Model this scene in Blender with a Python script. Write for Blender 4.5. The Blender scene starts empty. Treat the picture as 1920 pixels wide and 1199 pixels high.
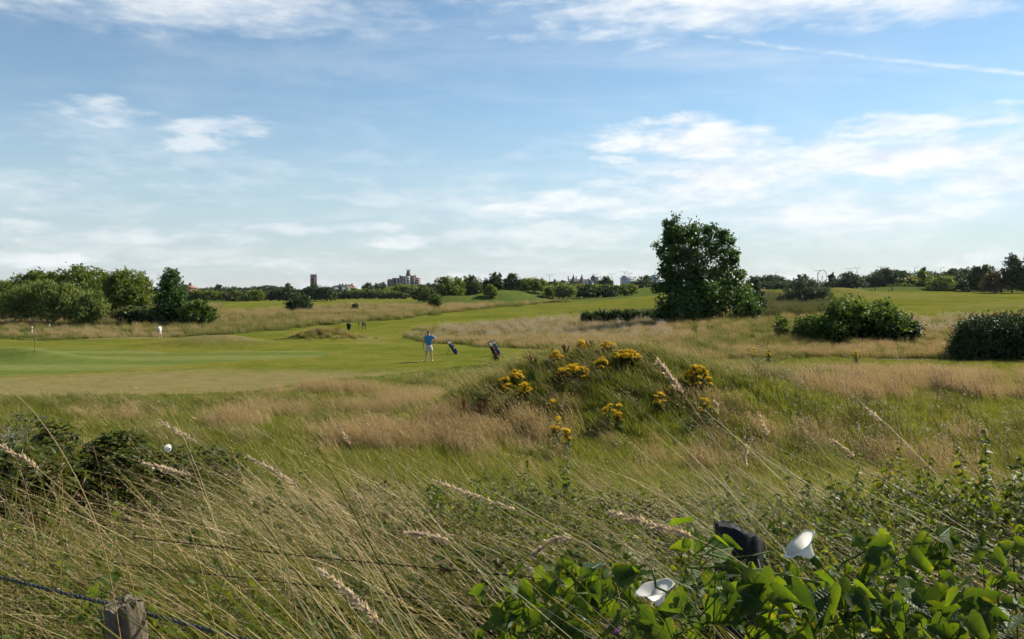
import bpy, bmesh, math, random
import numpy as np
from mathutils import Vector, Matrix, Euler
random.seed(11); rng = np.random.default_rng(11)
R = math.radians
scene = bpy.context.scene
COL = scene.collection

# ------------------------------------------------------------------ camera
F, CX, HY, CAMZ = 1493.0, 960.0, 540.0, 4.3      # focal length in photo pixels, image centre, horizon row, eye height over the fairway
cam_d = bpy.data.cameras.new('camera'); cam_d.sensor_width = 36.0; cam_d.lens = 36.0 * F / 1920.0
cam_d.shift_y = -(599.5 - HY) / 1920.0; cam_d.clip_start = 0.05; cam_d.clip_end = 9000
cam = bpy.data.objects.new('camera', cam_d); COL.objects.link(cam)
cam.location = (0, 0, CAMZ); cam.rotation_euler = (R(90), 0, 0)
scene.camera = cam

# ------------------------------------------------------------------ light
SUN_EL, SUN_AZ = 37.0, 58.0                      # azimuth measured from the view direction towards the right
SKY_STRENGTH, SUN_STRENGTH, EXPOSURE = 0.067, 5.0, 0.90
sun_d = bpy.data.lights.new('sun', 'SUN'); sun_d.energy = SUN_STRENGTH; sun_d.angle = R(0.53); sun_d.color = (1.0, 0.92, 0.77)
sun = bpy.data.objects.new('sun', sun_d); COL.objects.link(sun)
_sd = Vector((math.sin(R(SUN_AZ)) * math.cos(R(SUN_EL)), math.cos(R(SUN_AZ)) * math.cos(R(SUN_EL)), math.sin(R(SUN_EL))))
sun.rotation_euler = _sd.to_track_quat('Z', 'Y').to_euler(); sun.location = _sd * 200
scene.view_settings.view_transform = 'Standard'; scene.view_settings.look = 'None'
scene.view_settings.exposure = EXPOSURE; scene.view_settings.gamma = 1.0; scene.view_settings.use_curve_mapping = False
scene.render.engine = 'CYCLES'
scene.cycles.max_bounces = 4; scene.cycles.diffuse_bounces = 2; scene.cycles.glossy_bounces = 2
scene.cycles.transmission_bounces = 4; scene.cycles.transparent_max_bounces = 4; scene.cycles.volume_bounces = 0
scene.cycles.use_denoising = True; scene.cycles.adaptive_threshold = 0.02; scene.cycles.adaptive_min_samples = 12
scene.cycles.caustics_reflective = False; scene.cycles.caustics_refractive = False

class NT:                                         # small helper for building node trees
    def __init__(s, tree): s.t = tree
    def n(s, typ, **kw):
        nd = s.t.nodes.new(typ)
        for k, v in kw.items(): setattr(nd, k, v)
        return nd
    def put(s, sock, v):
        if hasattr(v, 'is_output'): s.t.links.new(v, sock)
        elif v is not None: sock.default_value = v
    def m(s, op, a, b=None, c=None, clamp=False):
        nd = s.n('ShaderNodeMath', operation=op, use_clamp=clamp)
        s.put(nd.inputs[0], a)
        if b is not None: s.put(nd.inputs[1], b)
        if c is not None: s.put(nd.inputs[2], c)
        return nd.outputs[0]
    def vm(s, op, a, b=None):
        nd = s.n('ShaderNodeVectorMath', operation=op); s.put(nd.inputs[0], a)
        if b is not None: s.put(nd.inputs[1], b)
        return nd.outputs[0]
    def step(s, v, a, b, t0=0.0, t1=1.0, kind='SMOOTHSTEP'):
        nd = s.n('ShaderNodeMapRange', interpolation_type=kind)
        s.put(nd.inputs[0], v); s.put(nd.inputs[1], a); s.put(nd.inputs[2], b); s.put(nd.inputs[3], t0); s.put(nd.inputs[4], t1)
        return nd.outputs[0]
    def noise(s, vec, scale, detail=4, rough=0.55, dist=0.0):
        nd = s.n('ShaderNodeTexNoise'); s.put(nd.inputs['Vector'], vec)
        nd.inputs['Scale'].default_value = scale; nd.inputs['Detail'].default_value = detail
        nd.inputs['Roughness'].default_value = rough; nd.inputs['Distortion'].default_value = dist
        return nd.outputs['Fac']
    def mix(s, f, a, b):
        nd = s.n('ShaderNodeMix', data_type='RGBA'); s.put(nd.inputs[0], f)
        for i, v in ((6, a), (7, b)):
            if isinstance(v, tuple) and len(v) == 3: v = v + (1.0,)
            s.put(nd.inputs[i], v)
        return nd.outputs[2]

world = bpy.data.worlds.new('World'); scene.world = world; world.use_nodes = True
def build_world():
    t = world.node_tree; t.nodes.clear(); g = NT(t)
    out = g.n('ShaderNodeOutputWorld'); bg = g.n('ShaderNodeBackground'); bg.inputs[1].default_value = SKY_STRENGTH
    t.links.new(bg.outputs[0], out.inputs[0])
    sky = g.n('ShaderNodeTexSky', sky_type='NISHITA'); sky.sun_disc = False
    sky.sun_elevation = R(SUN_EL); sky.sun_rotation = R(SUN_AZ); sky.altitude = 0
    sky.air_density = 1.0; sky.dust_density = 0.0; sky.ozone_density = 1.0
    tc = g.n('ShaderNodeTexCoord'); d = tc.outputs['Generated']
    sep = g.n('ShaderNodeSeparateXYZ'); t.links.new(d, sep.inputs[0]); x, y, z = sep.outputs
    az = g.m('ARCTAN2', x, y); el = g.m('ARCSINE', z)
    sv = g.n('ShaderNodeCombineXYZ'); g.put(sv.inputs[0], x); g.put(sv.inputs[1], y); g.put(sv.inputs[2], g.m('MULTIPLY', z, 3.4)); st = sv.outputs[0]
    n1 = g.noise(st, 5.0, 5, 0.6); n2 = g.noise(st, 16.0, 5, 0.62); n3 = g.noise(g.vm('ADD', st, (5.2, 1.7, 3.3)), 7.5, 5, 0.62)
    n2c = g.m('SUBTRACT', n2, 0.5); n1c = g.m('SUBTRACT', n1, 0.5)
    pw = g.n('ShaderNodeCombineXYZ'); g.put(pw.inputs[0], g.m('MULTIPLY_ADD', n1c, 0.16, az)); g.put(pw.inputs[1], g.m('MULTIPLY_ADD', g.m('SUBTRACT', n3, 0.5), 0.05, el)); pw = pw.outputs[0]
    nn = g.m('MULTIPLY_ADD', n2c, 2.2, g.m('MULTIPLY', n1c, 1.3))
    nns = {k: g.m('MULTIPLY_ADD', nn, k, 1.0) for k in (.55, .8, 1.0)}
    def pa(px, py):
        a = math.atan((px - CX) / F); return a, math.atan((HY - py) / F * math.cos(a))
    total = None
    blobs = [  # px, py, half width, half height, opacity, noise weight, softness
        (150, 203, 95, 24, .55, .75, .8), (392, 238, 115, 21, .62, .75, .8), (360, 262, 85, 17, .6, .75, .7),
        (1290, 266, 200, 34, .95, .55, .7), (1370, 325, 250, 66, .95, .45, .9), (1700, 298, 310, 50, .97, .45, .8), (1890, 325, 150, 44, .9, .5, .8),
        (1320, 362, 270, 62, .85, .5, 1.0), (1770, 232, 170, 24, .85, .7, .8), (1285, 229, 75, 12, .8, .8, .8), (1165, 305, 55, 11, .7, .7, .7), (1480, 262, 50, 9, .5, .8, .8),
        (1600, 400, 480, 62, .82, .55, 1.0), (1080, 388, 280, 34, .85, .7, 1.0), (1010, 440, 280, 32, .55, .9, .9), (690, 375, 170, 13, .36, .9, .9),
        (770, 455, 70, 18, .6, 1.0, .7), (570, 495, 150, 18, .45, 1.0, .9), (190, 440, 260, 20, .5, 1.0, .9), (80, 488, 110, 26, .7, 1.0, .7), (640, 430, 260, 13, .45, 1., .9),
        (300, 470, 260, 16, .32, 1., .9), (940, 475, 60, 12, .4, .9, .7), (1050, 480, 60, 14, .35, .9, .7),
        (300, -5, 560, 66, .78, .5, 1.1), (1480, -25, 640, 92, .92, .4, .9), (1250, 30, 330, 60, .40, .8, 1.2), (600, 120, 500, 60, .12, 1., 1.2)]
    for (px, py, rx, ry, op, nw, so) in blobs:
        a, e = pa(px, py); nw = min((.55, .8, 1.0), key=lambda k: abs(k - nw)); ix, iy = F / rx, F / ry
        nd = g.n('ShaderNodeVectorMath', operation='MULTIPLY_ADD'); g.put(nd.inputs[0], pw); nd.inputs[1].default_value = (ix, iy, 0); nd.inputs[2].default_value = (-a * ix, -e * iy, 0)
        ln = g.n('ShaderNodeVectorMath', operation='LENGTH'); g.put(ln.inputs[0], nd.outputs[0])
        v = g.step(g.m('SUBTRACT', nns[nw], ln.outputs['Value']), -0.12, so, 0.0, op)
        total = v if total is None else g.m('MAXIMUM', total, v)
    # thin high veil everywhere, thicker towards the horizon
    low = g.step(el, 0.0, 0.30, 1.0, 0.0)
    vs = g.n('ShaderNodeCombineXYZ'); den = g.m('ADD', g.m('MAXIMUM', z, 0.0), 0.12)
    g.put(vs.inputs[0], g.m('DIVIDE', x, den)); g.put(vs.inputs[1], g.m('DIVIDE', y, den))
    vr = g.n('ShaderNodeMapping'); t.links.new(vs.outputs[0], vr.inputs[0]); vr.inputs['Rotation'].default_value = (0, 0, 0.5); vr.inputs['Scale'].default_value = (0.5, 1.5, 1)
    ci = g.noise(vr.outputs[0], 1.1, 6, 0.62)
    cir = g.step(ci, 0.46, 0.88, 0.0, 0.50)
    band = g.m('MULTIPLY', g.step(g.m('MULTIPLY_ADD', n2c, 0.35, n3), 0.42, 0.72, 0.0, 0.55), low)
    total = g.m('MAXIMUM', total, g.m('MAXIMUM', cir, band))
    # vapour trail
    (a0, e0), (a1, e1) = pa(1275, 58), pa(1925, 137)
    L = math.hypot(a1 - a0, e1 - e0); ux, ue = (a1 - a0) / L, (e1 - e0) / L
    jit = g.m('MULTIPLY', g.m('SUBTRACT', g.noise(d, 60.0, 2), 0.5), 0.006)
    da = g.m('SUBTRACT', az, a0); de = g.m('SUBTRACT', g.m('ADD', el, jit), e0)
    al = g.m('DIVIDE', g.m('ADD', g.m('MULTIPLY', da, ux), g.m('MULTIPLY', de, ue)), L)
    pe = g.m('ABSOLUTE', g.m('SUBTRACT', g.m('MULTIPLY', de, ux), g.m('MULTIPLY', da, ue)))
    tr = g.m('MULTIPLY', g.step(pe, 0.0, 0.0046, 0.5, 0.0), g.m('MULTIPLY', g.step(al, -0.02, 0.06), g.step(n2, 0.3, 0.6, 0.15, 1.0)))
    total = g.m('MAXIMUM', total, g.m('MULTIPLY', tr, g.step(g.m('ABSOLUTE', g.m('SUBTRACT', al, 0.18)), 0.0, 0.035, 0.15, 1.0)))
    shade = g.step(n2, 0.3, 0.65)
    ccol = g.mix(shade, (6.3, 7.0, 7.8), (8.4, 8.5, 8.5))
    hs = g.n('ShaderNodeHueSaturation'); hs.inputs['Saturation'].default_value = 1.06; hs.inputs['Hue'].default_value = 0.493; hs.inputs['Value'].default_value = 1.03; t.links.new(sky.outputs[0], hs.inputs['Color'])
    hz = g.mix(g.step(el, 0.0, 0.24, 0.75, 0.0), hs.outputs[0], (3.8, 4.75, 5.6))
    fin = g.mix(total, hz, ccol)
    t.links.new(fin, bg.inputs[0])
build_world()
world.cycles.sampling_method = 'MANUAL'; world.cycles.sample_map_resolution = 256

# ------------------------------------------------------------------ helpers
def tag(o, label=None, cat=None, group=None, kind=None):
    if label: o['label'] = label
    if cat: o['category'] = cat
    if group: o['group'] = group
    if kind: o['kind'] = kind
    return o
def empty(name, loc=(0, 0, 0), rot=(0, 0, 0), label=None, cat=None, group=None):
    o = bpy.data.objects.new(name, None); COL.objects.link(o); o.location = loc; o.rotation_euler = rot
    o.empty_display_size = 0.1
    return tag(o, label, cat, group)
def link(name, me, parent=None, loc=None, rot=None, scale=None):
    o = bpy.data.objects.new(name, me); COL.objects.link(o)
    if parent: o.parent = parent
    if loc is not None: o.location = loc
    if rot is not None: o.rotation_euler = rot
    if scale is not None: o.scale = (scale,) * 3 if not hasattr(scale, '__len__') else scale
    return o
def norm(v): return v / np.maximum(np.linalg.norm(v, axis=-1, keepdims=True), 1e-9)

class MB:
    """collects polygons as arrays; mesh() / build() turns them into one mesh"""
    def __init__(s): s.V = []; s.P = []; s.nv = 0
    def add(s, V, Fc, mat=0):
        V = np.asarray(V, float).reshape(-1, 3); Fc = np.asarray(Fc, np.int64)
        s.V.append(V); s.P.append((Fc + s.nv, mat)); s.nv += len(V); return s
    def place(s, org, X, Y, Z, size, tv, tf, mat=0):
        """copies of a template: org (N,3), axes (N,3), size (N,) or (N,3)"""
        org = np.asarray(org, float); n = len(org); tv = np.asarray(tv, float); size = np.asarray(size, float)
        if size.ndim == 0: size = np.full(n, float(size))
        if size.ndim == 1: size = np.repeat(size[:, None], 3, 1)
        c = tv[None] * size[:, None, :]
        V = org[:, None] + c[..., 0:1] * X[:, None] + c[..., 1:2] * Y[:, None] + c[..., 2:3] * Z[:, None]
        tf = np.asarray(tf); Fc = tf[None] + (np.arange(n) * len(tv))[:, None, None]
        return s.add(V.reshape(-1, 3), Fc.reshape(-1, tf.shape[1]), mat)
    def ribbon(s, P, side, w, mat=0):
        """P (N,S,3) paths, side (N,3) or (N,S,3), w (N,S) half widths"""
        N, S_, _ = P.shape
        if side.ndim == 2: side = np.repeat(side[:, None], S_, 1)
        V = np.stack([P - side * w[..., None], P + side * w[..., None]], 2)
        k = np.arange(S_ - 1); q = np.stack([2 * k, 2 * k + 1, 2 * k + 3, 2 * k + 2], 1)
        Fc = q[None] + (np.arange(N) * S_ * 2)[:, None, None]
        return s.add(V.reshape(-1, 3), Fc.reshape(-1, 4), mat)
    def tube(s, pts, rad, n=6, mat=0, cap=True):
        pts = np.asarray(pts, float); m = len(pts); rad = np.broadcast_to(np.asarray(rad, float), (m,))
        tan = norm(np.gradient(pts, axis=0)); ref = np.array([0., 0., 1.]) if abs(tan[0][2]) < .9 else np.array([1., 0., 0.])
        a = norm(np.cross(tan, ref)); b = np.cross(tan, a); th = np.arange(n) * 2 * math.pi / n
        V = pts[:, None] + rad[:, None, None] * (np.cos(th)[None, :, None] * a[:, None] + np.sin(th)[None, :, None] * b[:, None])
        Fc = [[i * n + j, i * n + (j + 1) % n, (i + 1) * n + (j + 1) % n, (i + 1) * n + j] for i in range(m - 1) for j in range(n)]
        s.add(V.reshape(-1, 3), Fc, mat)
        if cap and n > 2:
            s.add(V[0], [list(range(n))[::-1]], mat); s.add(V[-1], [list(range(n))], mat)
        return s
    def box(s, c, d, mat=0, rz=0.0):
        x, y, z = d[0] / 2, d[1] / 2, d[2] / 2
        V = np.array([(-x, -y, -z), (x, -y, -z), (x, y, -z), (-x, y, -z), (-x, -y, z), (x, -y, z), (x, y, z), (-x, y, z)])
        if rz: V = V @ np.array([[math.cos(rz), math.sin(rz), 0], [-math.sin(rz), math.cos(rz), 0], [0, 0, 1]])
        return s.add(V + np.asarray(c, float), [(0, 3, 2, 1), (4, 5, 6, 7), (0, 1, 5, 4), (1, 2, 6, 5), (2, 3, 7, 6), (3, 0, 4, 7)], mat)
    def lathe(s, prof, n=16, mat=0, c=(0, 0, 0), sx=1.0, sy=1.0):
        th = np.arange(n) * 2 * math.pi / n
        V = np.array([[r * math.cos(t) * sx, r * math.sin(t) * sy, z] for r, z in prof for t in th]) + np.asarray(c, float)
        Fc = [[i * n + j, i * n + (j + 1) % n, (i + 1) * n + (j + 1) % n, (i + 1) * n + j] for i in range(len(prof) - 1) for j in range(n)]
        s.add(V, Fc, mat); m = len(prof)
        s.add(V[:n], [list(range(n))[::-1]], mat); return s.add(V[(m - 1) * n:], [list(range(n))], mat)
    def ball(s, c, r, n=10, m=7, mat=0):
        r = (r, r, r) if not hasattr(r, '__len__') else r
        V = [(math.sin(math.pi * i / m) * math.cos(2 * math.pi * j / n) * r[0], math.sin(math.pi * i / m) * math.sin(2 * math.pi * j / n) * r[1], math.cos(math.pi * i / m) * r[2]) for i in range(m + 1) for j in range(n)]
        Fc = [[i * n + j, (i + 1) * n + j, (i + 1) * n + (j + 1) % n, i * n + (j + 1) % n] for i in range(m) for j in range(n)]
        return s.add(np.array(V) + np.asarray(c, float), Fc, mat)
    def mesh(s, name, mats, smooth=False):
        me = bpy.data.meshes.new(name); V = np.concatenate(s.V)
        loops = np.concatenate([p.ravel() for p, _ in s.P]); tot = np.concatenate([np.full(len(p), p.shape[1]) for p, _ in s.P])
        mi = np.concatenate([np.full(len(p), m) for p, m in s.P])
        me.vertices.add(len(V)); me.vertices.foreach_set('co', V.astype(np.float32).ravel())
        me.loops.add(len(loops)); me.loops.foreach_set('vertex_index', loops.astype(np.int32))
        me.polygons.add(len(tot)); st = np.concatenate([[0], np.cumsum(tot)[:-1]])
        me.polygons.foreach_set('loop_start', st.astype(np.int32)); me.polygons.foreach_set('loop_total', tot.astype(np.int32))
        me.polygons.foreach_set('material_index', mi.astype(np.int32))
        if smooth: me.polygons.foreach_set('use_smooth', np.ones(len(tot), bool))
        for m in (mats if isinstance(mats, (list, tuple)) else [mats]): me.materials.append(m)
        me.update(calc_edges=True); return me
    def build(s, name, mats, parent=None, smooth=False, **kw): return link(name, s.mesh(name, mats, smooth), parent, **kw)

# ------------------------------------------------------------------ materials
def mat_new(name):
    m = bpy.data.materials.new(name); m.use_nodes = True; m.node_tree.nodes.clear(); g = NT(m.node_tree)
    return m, g, g.n('ShaderNodeOutputMaterial')
def c4(c): return (c[0], c[1], c[2], 1.0)
def mat_plain(name, col, rough=0.7, metal=0.0, var=0.15, nscale=8.0, spec=0.3, bump=0.0):
    m, g, out = mat_new(name); b = g.n('ShaderNodeBsdfPrincipled')
    tc = g.n('ShaderNodeTexCoord'); n = g.noise(tc.outputs['Object'], nscale, 5)
    lo = tuple(x * (1 - var) for x in col); hi = tuple(min(1, x * (1 + var)) for x in col)
    g.put(b.inputs['Base Color'], g.mix(n, lo, hi)); b.inputs['Roughness'].default_value = rough
    b.inputs['Metallic'].default_value = metal; b.inputs['Specular IOR Level'].default_value = spec
    if bump:
        bp = g.n('ShaderNodeBump'); bp.inputs['Strength'].default_value = bump; g.put(bp.inputs['Height'], n); g.put(b.inputs['Normal'], bp.outputs[0])
    g.put(out.inputs[0], b.outputs[0]); return m
def mat_leaf(name, cols, transl=0.35, rough=0.5, spec=0.25, tcol=None, inst=0.5, patch=None):
    """plant tissue: colour varies leaf by leaf and plant by plant; part of the light passes through"""
    m, g, out = mat_new(name); b = g.n('ShaderNodeBsdfPrincipled')
    geo = g.n('ShaderNodeNewGeometry'); oi = g.n('ShaderNodeObjectInfo')
    r = g.m('ADD', g.m('MULTIPLY', geo.outputs['Random Per Island'], 1 - inst), g.m('MULTIPLY', oi.outputs['Random'], inst))
    if patch:
        pn = g.noise(geo.outputs['Position'], patch, 3); r = g.m('ADD', g.m('MULTIPLY', r, 0.6), g.m('MULTIPLY', g.step(pn, 0.35, 0.65), 0.4))
    ramp = g.n('ShaderNodeValToRGB'); g.put(ramp.inputs[0], r); cr = ramp.color_ramp
    while len(cr.elements) < len(cols): cr.elements.new(0.5)
    for i, c in enumerate(cols): cr.elements[i].position = i / max(1, len(cols) - 1); cr.elements[i].color = c4(c)
    col = ramp.outputs[0]; g.put(b.inputs['Base Color'], col)
    b.inputs['Roughness'].default_value = rough; b.inputs['Specular IOR Level'].default_value = spec
    tr = g.n('ShaderNodeBsdfTranslucent')
    hs = g.n('ShaderNodeMix', data_type='RGBA', blend_type='MULTIPLY'); hs.inputs[0].default_value = 1.0
    g.put(hs.inputs[6], col); hs.inputs[7].default_value = c4(tcol or (1.5, 1.45, 0.75)); g.put(tr.inputs[0], hs.outputs[2])
    mx = g.n('ShaderNodeMixShader'); mx.inputs[0].default_value = transl
    g.put(mx.inputs[1], b.outputs[0]); g.put(mx.inputs[2], tr.outputs[0]); g.put(out.inputs[0], mx.outputs[0]); return m
def mat_bark(name, c0, c1, scale=6.0, bump=0.5, rough=0.9):
    m, g, out = mat_new(name); b = g.n('ShaderNodeBsdfPrincipled'); tc = g.n('ShaderNodeTexCoord')
    mp = g.n('ShaderNodeMapping'); g.put(mp.inputs[0], tc.outputs['Object']); mp.inputs['Scale'].default_value = (1, 1, 0.15)
    n = g.noise(mp.outputs[0], scale, 8, 0.7); f = g.noise(tc.outputs['Object'], scale * 5, 4)
    g.put(b.inputs['Base Color'], g.mix(g.m('MULTIPLY', g.m('ADD', n, f), 0.5), c0, c1)); b.inputs['Roughness'].default_value = rough
    b.inputs['Specular IOR Level'].default_value = 0.15
    bp = g.n('ShaderNodeBump'); bp.inputs['Strength'].default_value = bump; bp.inputs['Distance'].default_value = 0.01; g.put(bp.inputs['Height'], n); g.put(b.inputs['Normal'], bp.outputs[0])
    g.put(out.inputs[0], b.outputs[0]); return m
M = {}
M['bark'] = mat_bark('bark', (.05, .04, .03), (.14, .115, .09))
M['leaf_poplar'] = mat_leaf('leaf_poplar', [(.028, .060, .019), (.052, .102, .028), (.091, .149, .038)], .32, .5, .18, inst=.1)
M['leaf_dark'] = mat_leaf('leaf_dark', [(.022, .042, .015), (.038, .066, .023), (.060, .092, .030)], .25, 0.5, .18, inst=.2)
M['leaf_mid'] = mat_leaf('leaf_mid', [(.068, .096, .018), (.105, .140, .026), (.150, .182, .036)], .45, 0.5, .18, inst=.2)
M['leaf_willow'] = mat_leaf('leaf_willow', [(.085, .115, .034), (.130, .165, .050), (.175, .205, .066)], .45, 0.5, .18, inst=.15)
M['leaf_silver'] = mat_leaf('leaf_silver', [(.042, .060, .044), (.066, .086, .062), (.092, .112, .082)], .25, 0.5, .18, inst=.15)
M['leaf_olive'] = mat_leaf('leaf_olive', [(.050, .065, .018), (.080, .095, .028), (.12, .125, .035)], .30, 0.5, .18, inst=.2)
M['leaf_yellow'] = mat_leaf('leaf_yellow', [(.10, .13, .025), (.15, .17, .03), (.22, .19, .04)], .35, 0.5, .18, inst=.2)
M['leaf_red'] = mat_leaf('leaf_red', [(.07, .055, .02), (.11, .07, .03), (.09, .085, .03)], .30, 0.5, .18, inst=.2)
M['leaf_gorse'] = mat_leaf('leaf_gorse', [(.022, .039, .017), (.042, .067, .025), (.077, .112, .039)], .12, .6, .2, inst=.1)
M['leaf_bush'] = mat_leaf('leaf_bush', [(.037, .069, .018), (.069, .112, .025), (.119, .163, .037)], .36, .55, .10, inst=.1)
# ------------------------------------------------------------------ terrain
def sst(a, b, t):
    t = np.clip((t - a) / (b - a), 0, 1); return t * t * (3 - 2 * t)
_perm = np.random.default_rng(3).random(4096)
def vnoise(x, y, s=1.0, seed=0):
    x = np.asarray(x, float) / s + seed * 17.3; y = np.asarray(y, float) / s + seed * 9.1
    xi = np.floor(x).astype(np.int64); yi = np.floor(y).astype(np.int64); fx = x - xi; fy = y - yi
    fx = fx * fx * (3 - 2 * fx); fy = fy * fy * (3 - 2 * fy)
    h = lambda a, b: _perm[((a * 374761393 + b * 668265263 + seed * 974711) ^ ((a * 1274126177) >> 7)) & 4095]
    return (h(xi, yi) * (1 - fx) + h(xi + 1, yi) * fx) * (1 - fy) + (h(xi, yi + 1) * (1 - fx) + h(xi + 1, yi + 1) * fx) * fy
def fbm(x, y, s=1.0, seed=0, o=4):
    v = 0.0; a = 0.5
    for i in range(o): v = v + a * vnoise(x, y, s / 2 ** i, seed + i); a *= 0.5
    return v / (1 - 0.5 ** o)
_by = [-1e5, 1.0, 2.0, 3.0, 4.5, 6.0, 8.0, 10., 12.5, 15., 20., 26., 32., 1e5]
_bz = [2.6, 2.6, 2.55, 2.45, 2.22, 1.95, 1.45, .98, .56, .34, .14, .04, 0., 0.]
def base_z(x, y):
    x = np.asarray(x, float); y = np.asarray(y, float)
    z = np.interp(y, _by, _bz); ya = np.maximum(y, 1.0); u = x / ya
    Rw = sst(-0.10, 0.35, u)
    far = 1 - sst(900, 2500, np.hypot(x, y))
    z = z + far * (-1.4 * sst(50, 90, ya) * (1 - Rw) + Rw * (0.9 * sst(45, 95, ya) + 2.5 * sst(120, 320, ya)))
    return z
def hit(px, py, zf=base_z):
    """where the sight line through a photo pixel meets the ground"""
    a, b = (px - CX) / F, (py - HY) / F
    ys = np.exp(np.linspace(math.log(1.5), math.log(3000), 6000)); g = zf(a * ys, ys); r = CAMZ - b * ys
    k = np.argmax(r <= g); y = float(ys[k]) if (r <= g).any() else 3000.0
    return np.array([a * y, y])
MOUNDS = []          # x, y, rx, ry, height
def mound_px(px, py, rx, ry, h):
    p = hit(px, py); MOUNDS.append((p[0], p[1], rx, ry, h))
MOUNDS += [(2.2, 25.0, 3.8, 3.4, 1.30), (5.0, 24.8, 4.6, 3.4, 1.20), (9.5, 28, 5, 5, .45), (16, 33, 9, 6, .5), (-1.0, 23.5, 2.6, 2.0, .35)]
mound_px(410, 652, 5.0, 1.7, 1.0); mound_px(30, 676, 3.6, 1.4, .75); mound_px(620, 640, 3.2, 2.2, .70); mound_px(585, 640, 2.4, 1.6, .4)
mound_px(230, 637, 6, 2.5, .35); mound_px(1560, 553, 14, 8, 2.2); mound_px(1690, 545, 18, 7, 1.6)
RIDGE = [(hit(845, 574), 3.0), (hit(930, 571), 4.2), (hit(1010, 564), 3.6), (hit(1100, 558.5), 2.8), (hit(1235, 550.5), 2.4), (hit(1330, 549), 1.6)]
RIDGE = [((p[0] * 1.05, p[1] * 1.05), h) for p, h in RIDGE]
def terrain(x, y):
    x = np.asarray(x, float); y = np.asarray(y, float); z = base_z(x, y)
    for cx, cy, rx, ry, h in MOUNDS: z = z + h * np.exp(-((x - cx) / rx) ** 2 - ((y - cy) / ry) ** 2)
    rid = np.zeros_like(z)
    for ((a, ha), (b, hb)) in zip(RIDGE[:-1], RIDGE[1:]):
        dx, dy = b[0] - a[0], b[1] - a[1]; t = np.clip(((x - a[0]) * dx + (y - a[1]) * dy) / (dx * dx + dy * dy), 0, 1)
        d = np.hypot(x - a[0] - t * dx, y - a[1] - t * dy); rid = np.maximum(rid, (ha + (hb - ha) * t) * np.exp(-(d / 9.5) ** 2))
    z = z + rid * (0.8 + 0.4 * fbm(x, y, 9, 5))
    amp = sst(8, 25, y) * (1 - sst(300, 500, y))
    z = z + amp * ((fbm(x, y, 7.0, 1, 2) - .5) * .22 + (fbm(x, y, 26.0, 2, 2) - .5) * .55 * sst(40, 70, y))
    return z
def tz(x, y): return float(terrain(np.array([x]), np.array([y]))[0])
def proj(x, y):
    y = np.maximum(y, .5); return CX + F * x / y, HY + F * (CAMZ - base_z(x, y)) / y
def poly_px(pts): return np.array([hit(px, py) for px, py in pts])
def inside(poly, x, y):
    r = np.zeros(np.shape(x), bool); n = len(poly)
    for i in range(n):
        x0, y0 = poly[i]; x1, y1 = poly[(i + 1) % n]
        if y0 == y1: continue
        c = ((y0 > y) != (y1 > y)); r ^= c & (x < (x1 - x0) * (y - y0) / (y1 - y0) + x0)
    return r
MOWN = [poly_px(p) for p in (
    [(-260, 752), (0, 748), (200, 745), (480, 735), (620, 716), (760, 697), (880, 684), (970, 672), (1050, 664), (1150, 664), (1100, 659), (1000, 655), (900, 651), (800, 646), (768, 634),
     (790, 621), (880, 612), (960, 606), (1090, 601), (1240, 594), (1330, 588), (1330, 553), (1230, 553.5), (1130, 563), (1000, 571), (870, 583), (750, 598), (640, 607), (540, 617), (480, 622), (300, 634), (0, 636), (-260, 637)],
    [(1430, 556), (1440, 546), (1560, 545.5), (1700, 546), (2200, 549), (2300, 590), (1920, 592), (1800, 599), (1712, 600), (1600, 580), (1500, 560)],
    [(390, 588), (420, 566), (520, 562), (640, 560), (770, 556), (790, 562), (740, 571), (640, 577), (560, 584)],
    [(660, 556), (800, 552), (850, 553), (800, 556), (700, 558)])]
GREEN = poly_px([(-200, 652), (0, 653), (230, 655), (330, 662), (470, 660), (560, 659), (625, 663), (610, 669), (520, 674), (380, 683), (230, 694), (120, 704), (-200, 714)])
PATHS = [poly_px([(1000, 662), (1060, 660.5), (1130, 662), (1200, 665), (1300, 666)]), poly_px([(1480, 671), (1560, 672), (1640, 674), (1720, 676), (1800, 678)])]
def mown_mask(x, y, wob=True):
    if wob:
        k = np.clip(np.asarray(y) / 46.0, .5, 4); x = x + (fbm(x, y, 3.0, 8, 3) - .5) * 2.2 * k; y = y + (fbm(x, y, 3.0, 13, 3) - .5) * 2.2 * k
    r = np.zeros(np.shape(x), bool)
    for p in MOWN: r |= inside(p, x, y)
    return r & (np.asarray(y) > 20)
def seg_dist(path, x, y):
    d = np.full(np.shape(x), 1e9)
    for a, b in zip(path[:-1], path[1:]):
        dx, dy = b - a; t = np.clip(((x - a[0]) * dx + (y - a[1]) * dy) / (dx * dx + dy * dy), 0, 1)
        d = np.minimum(d, np.hypot(x - a[0] - t * dx, y - a[1] - t * dy))
    return d
DRYB = [(640, 738, 180, 12, .75), (790, 770, 130, 26, .9), (560, 775, 160, 14, .5), (880, 832, 220, 20, .75), (700, 830, 120, 18, .6), (480, 805, 110, 12, .8), (1600, 705, 280, 14, .6), (1800, 750, 240, 40, .45),
        (1560, 765, 150, 26, .7), (250, 790, 110, 10, .6), (1300, 830, 120, 30, .35), (300, 770, 140, 9, -.9), (560, 760, 160, 9, -.8), (640, 800, 130, 11, -.9), (450, 840, 140, 14, -.7), (1130, 745, 230, 60, -1.3),
        (960, 770, 110, 36, -.6), (1380, 745, 130, 60, -.8), (850, 715, 110, 10, -.7), (330, 755, 160, 6, -.6), (1660, 640, 120, 22, -.4), (150, 762, 120, 8, -.5), (1350, 630, 140, 16, -.3)]
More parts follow.
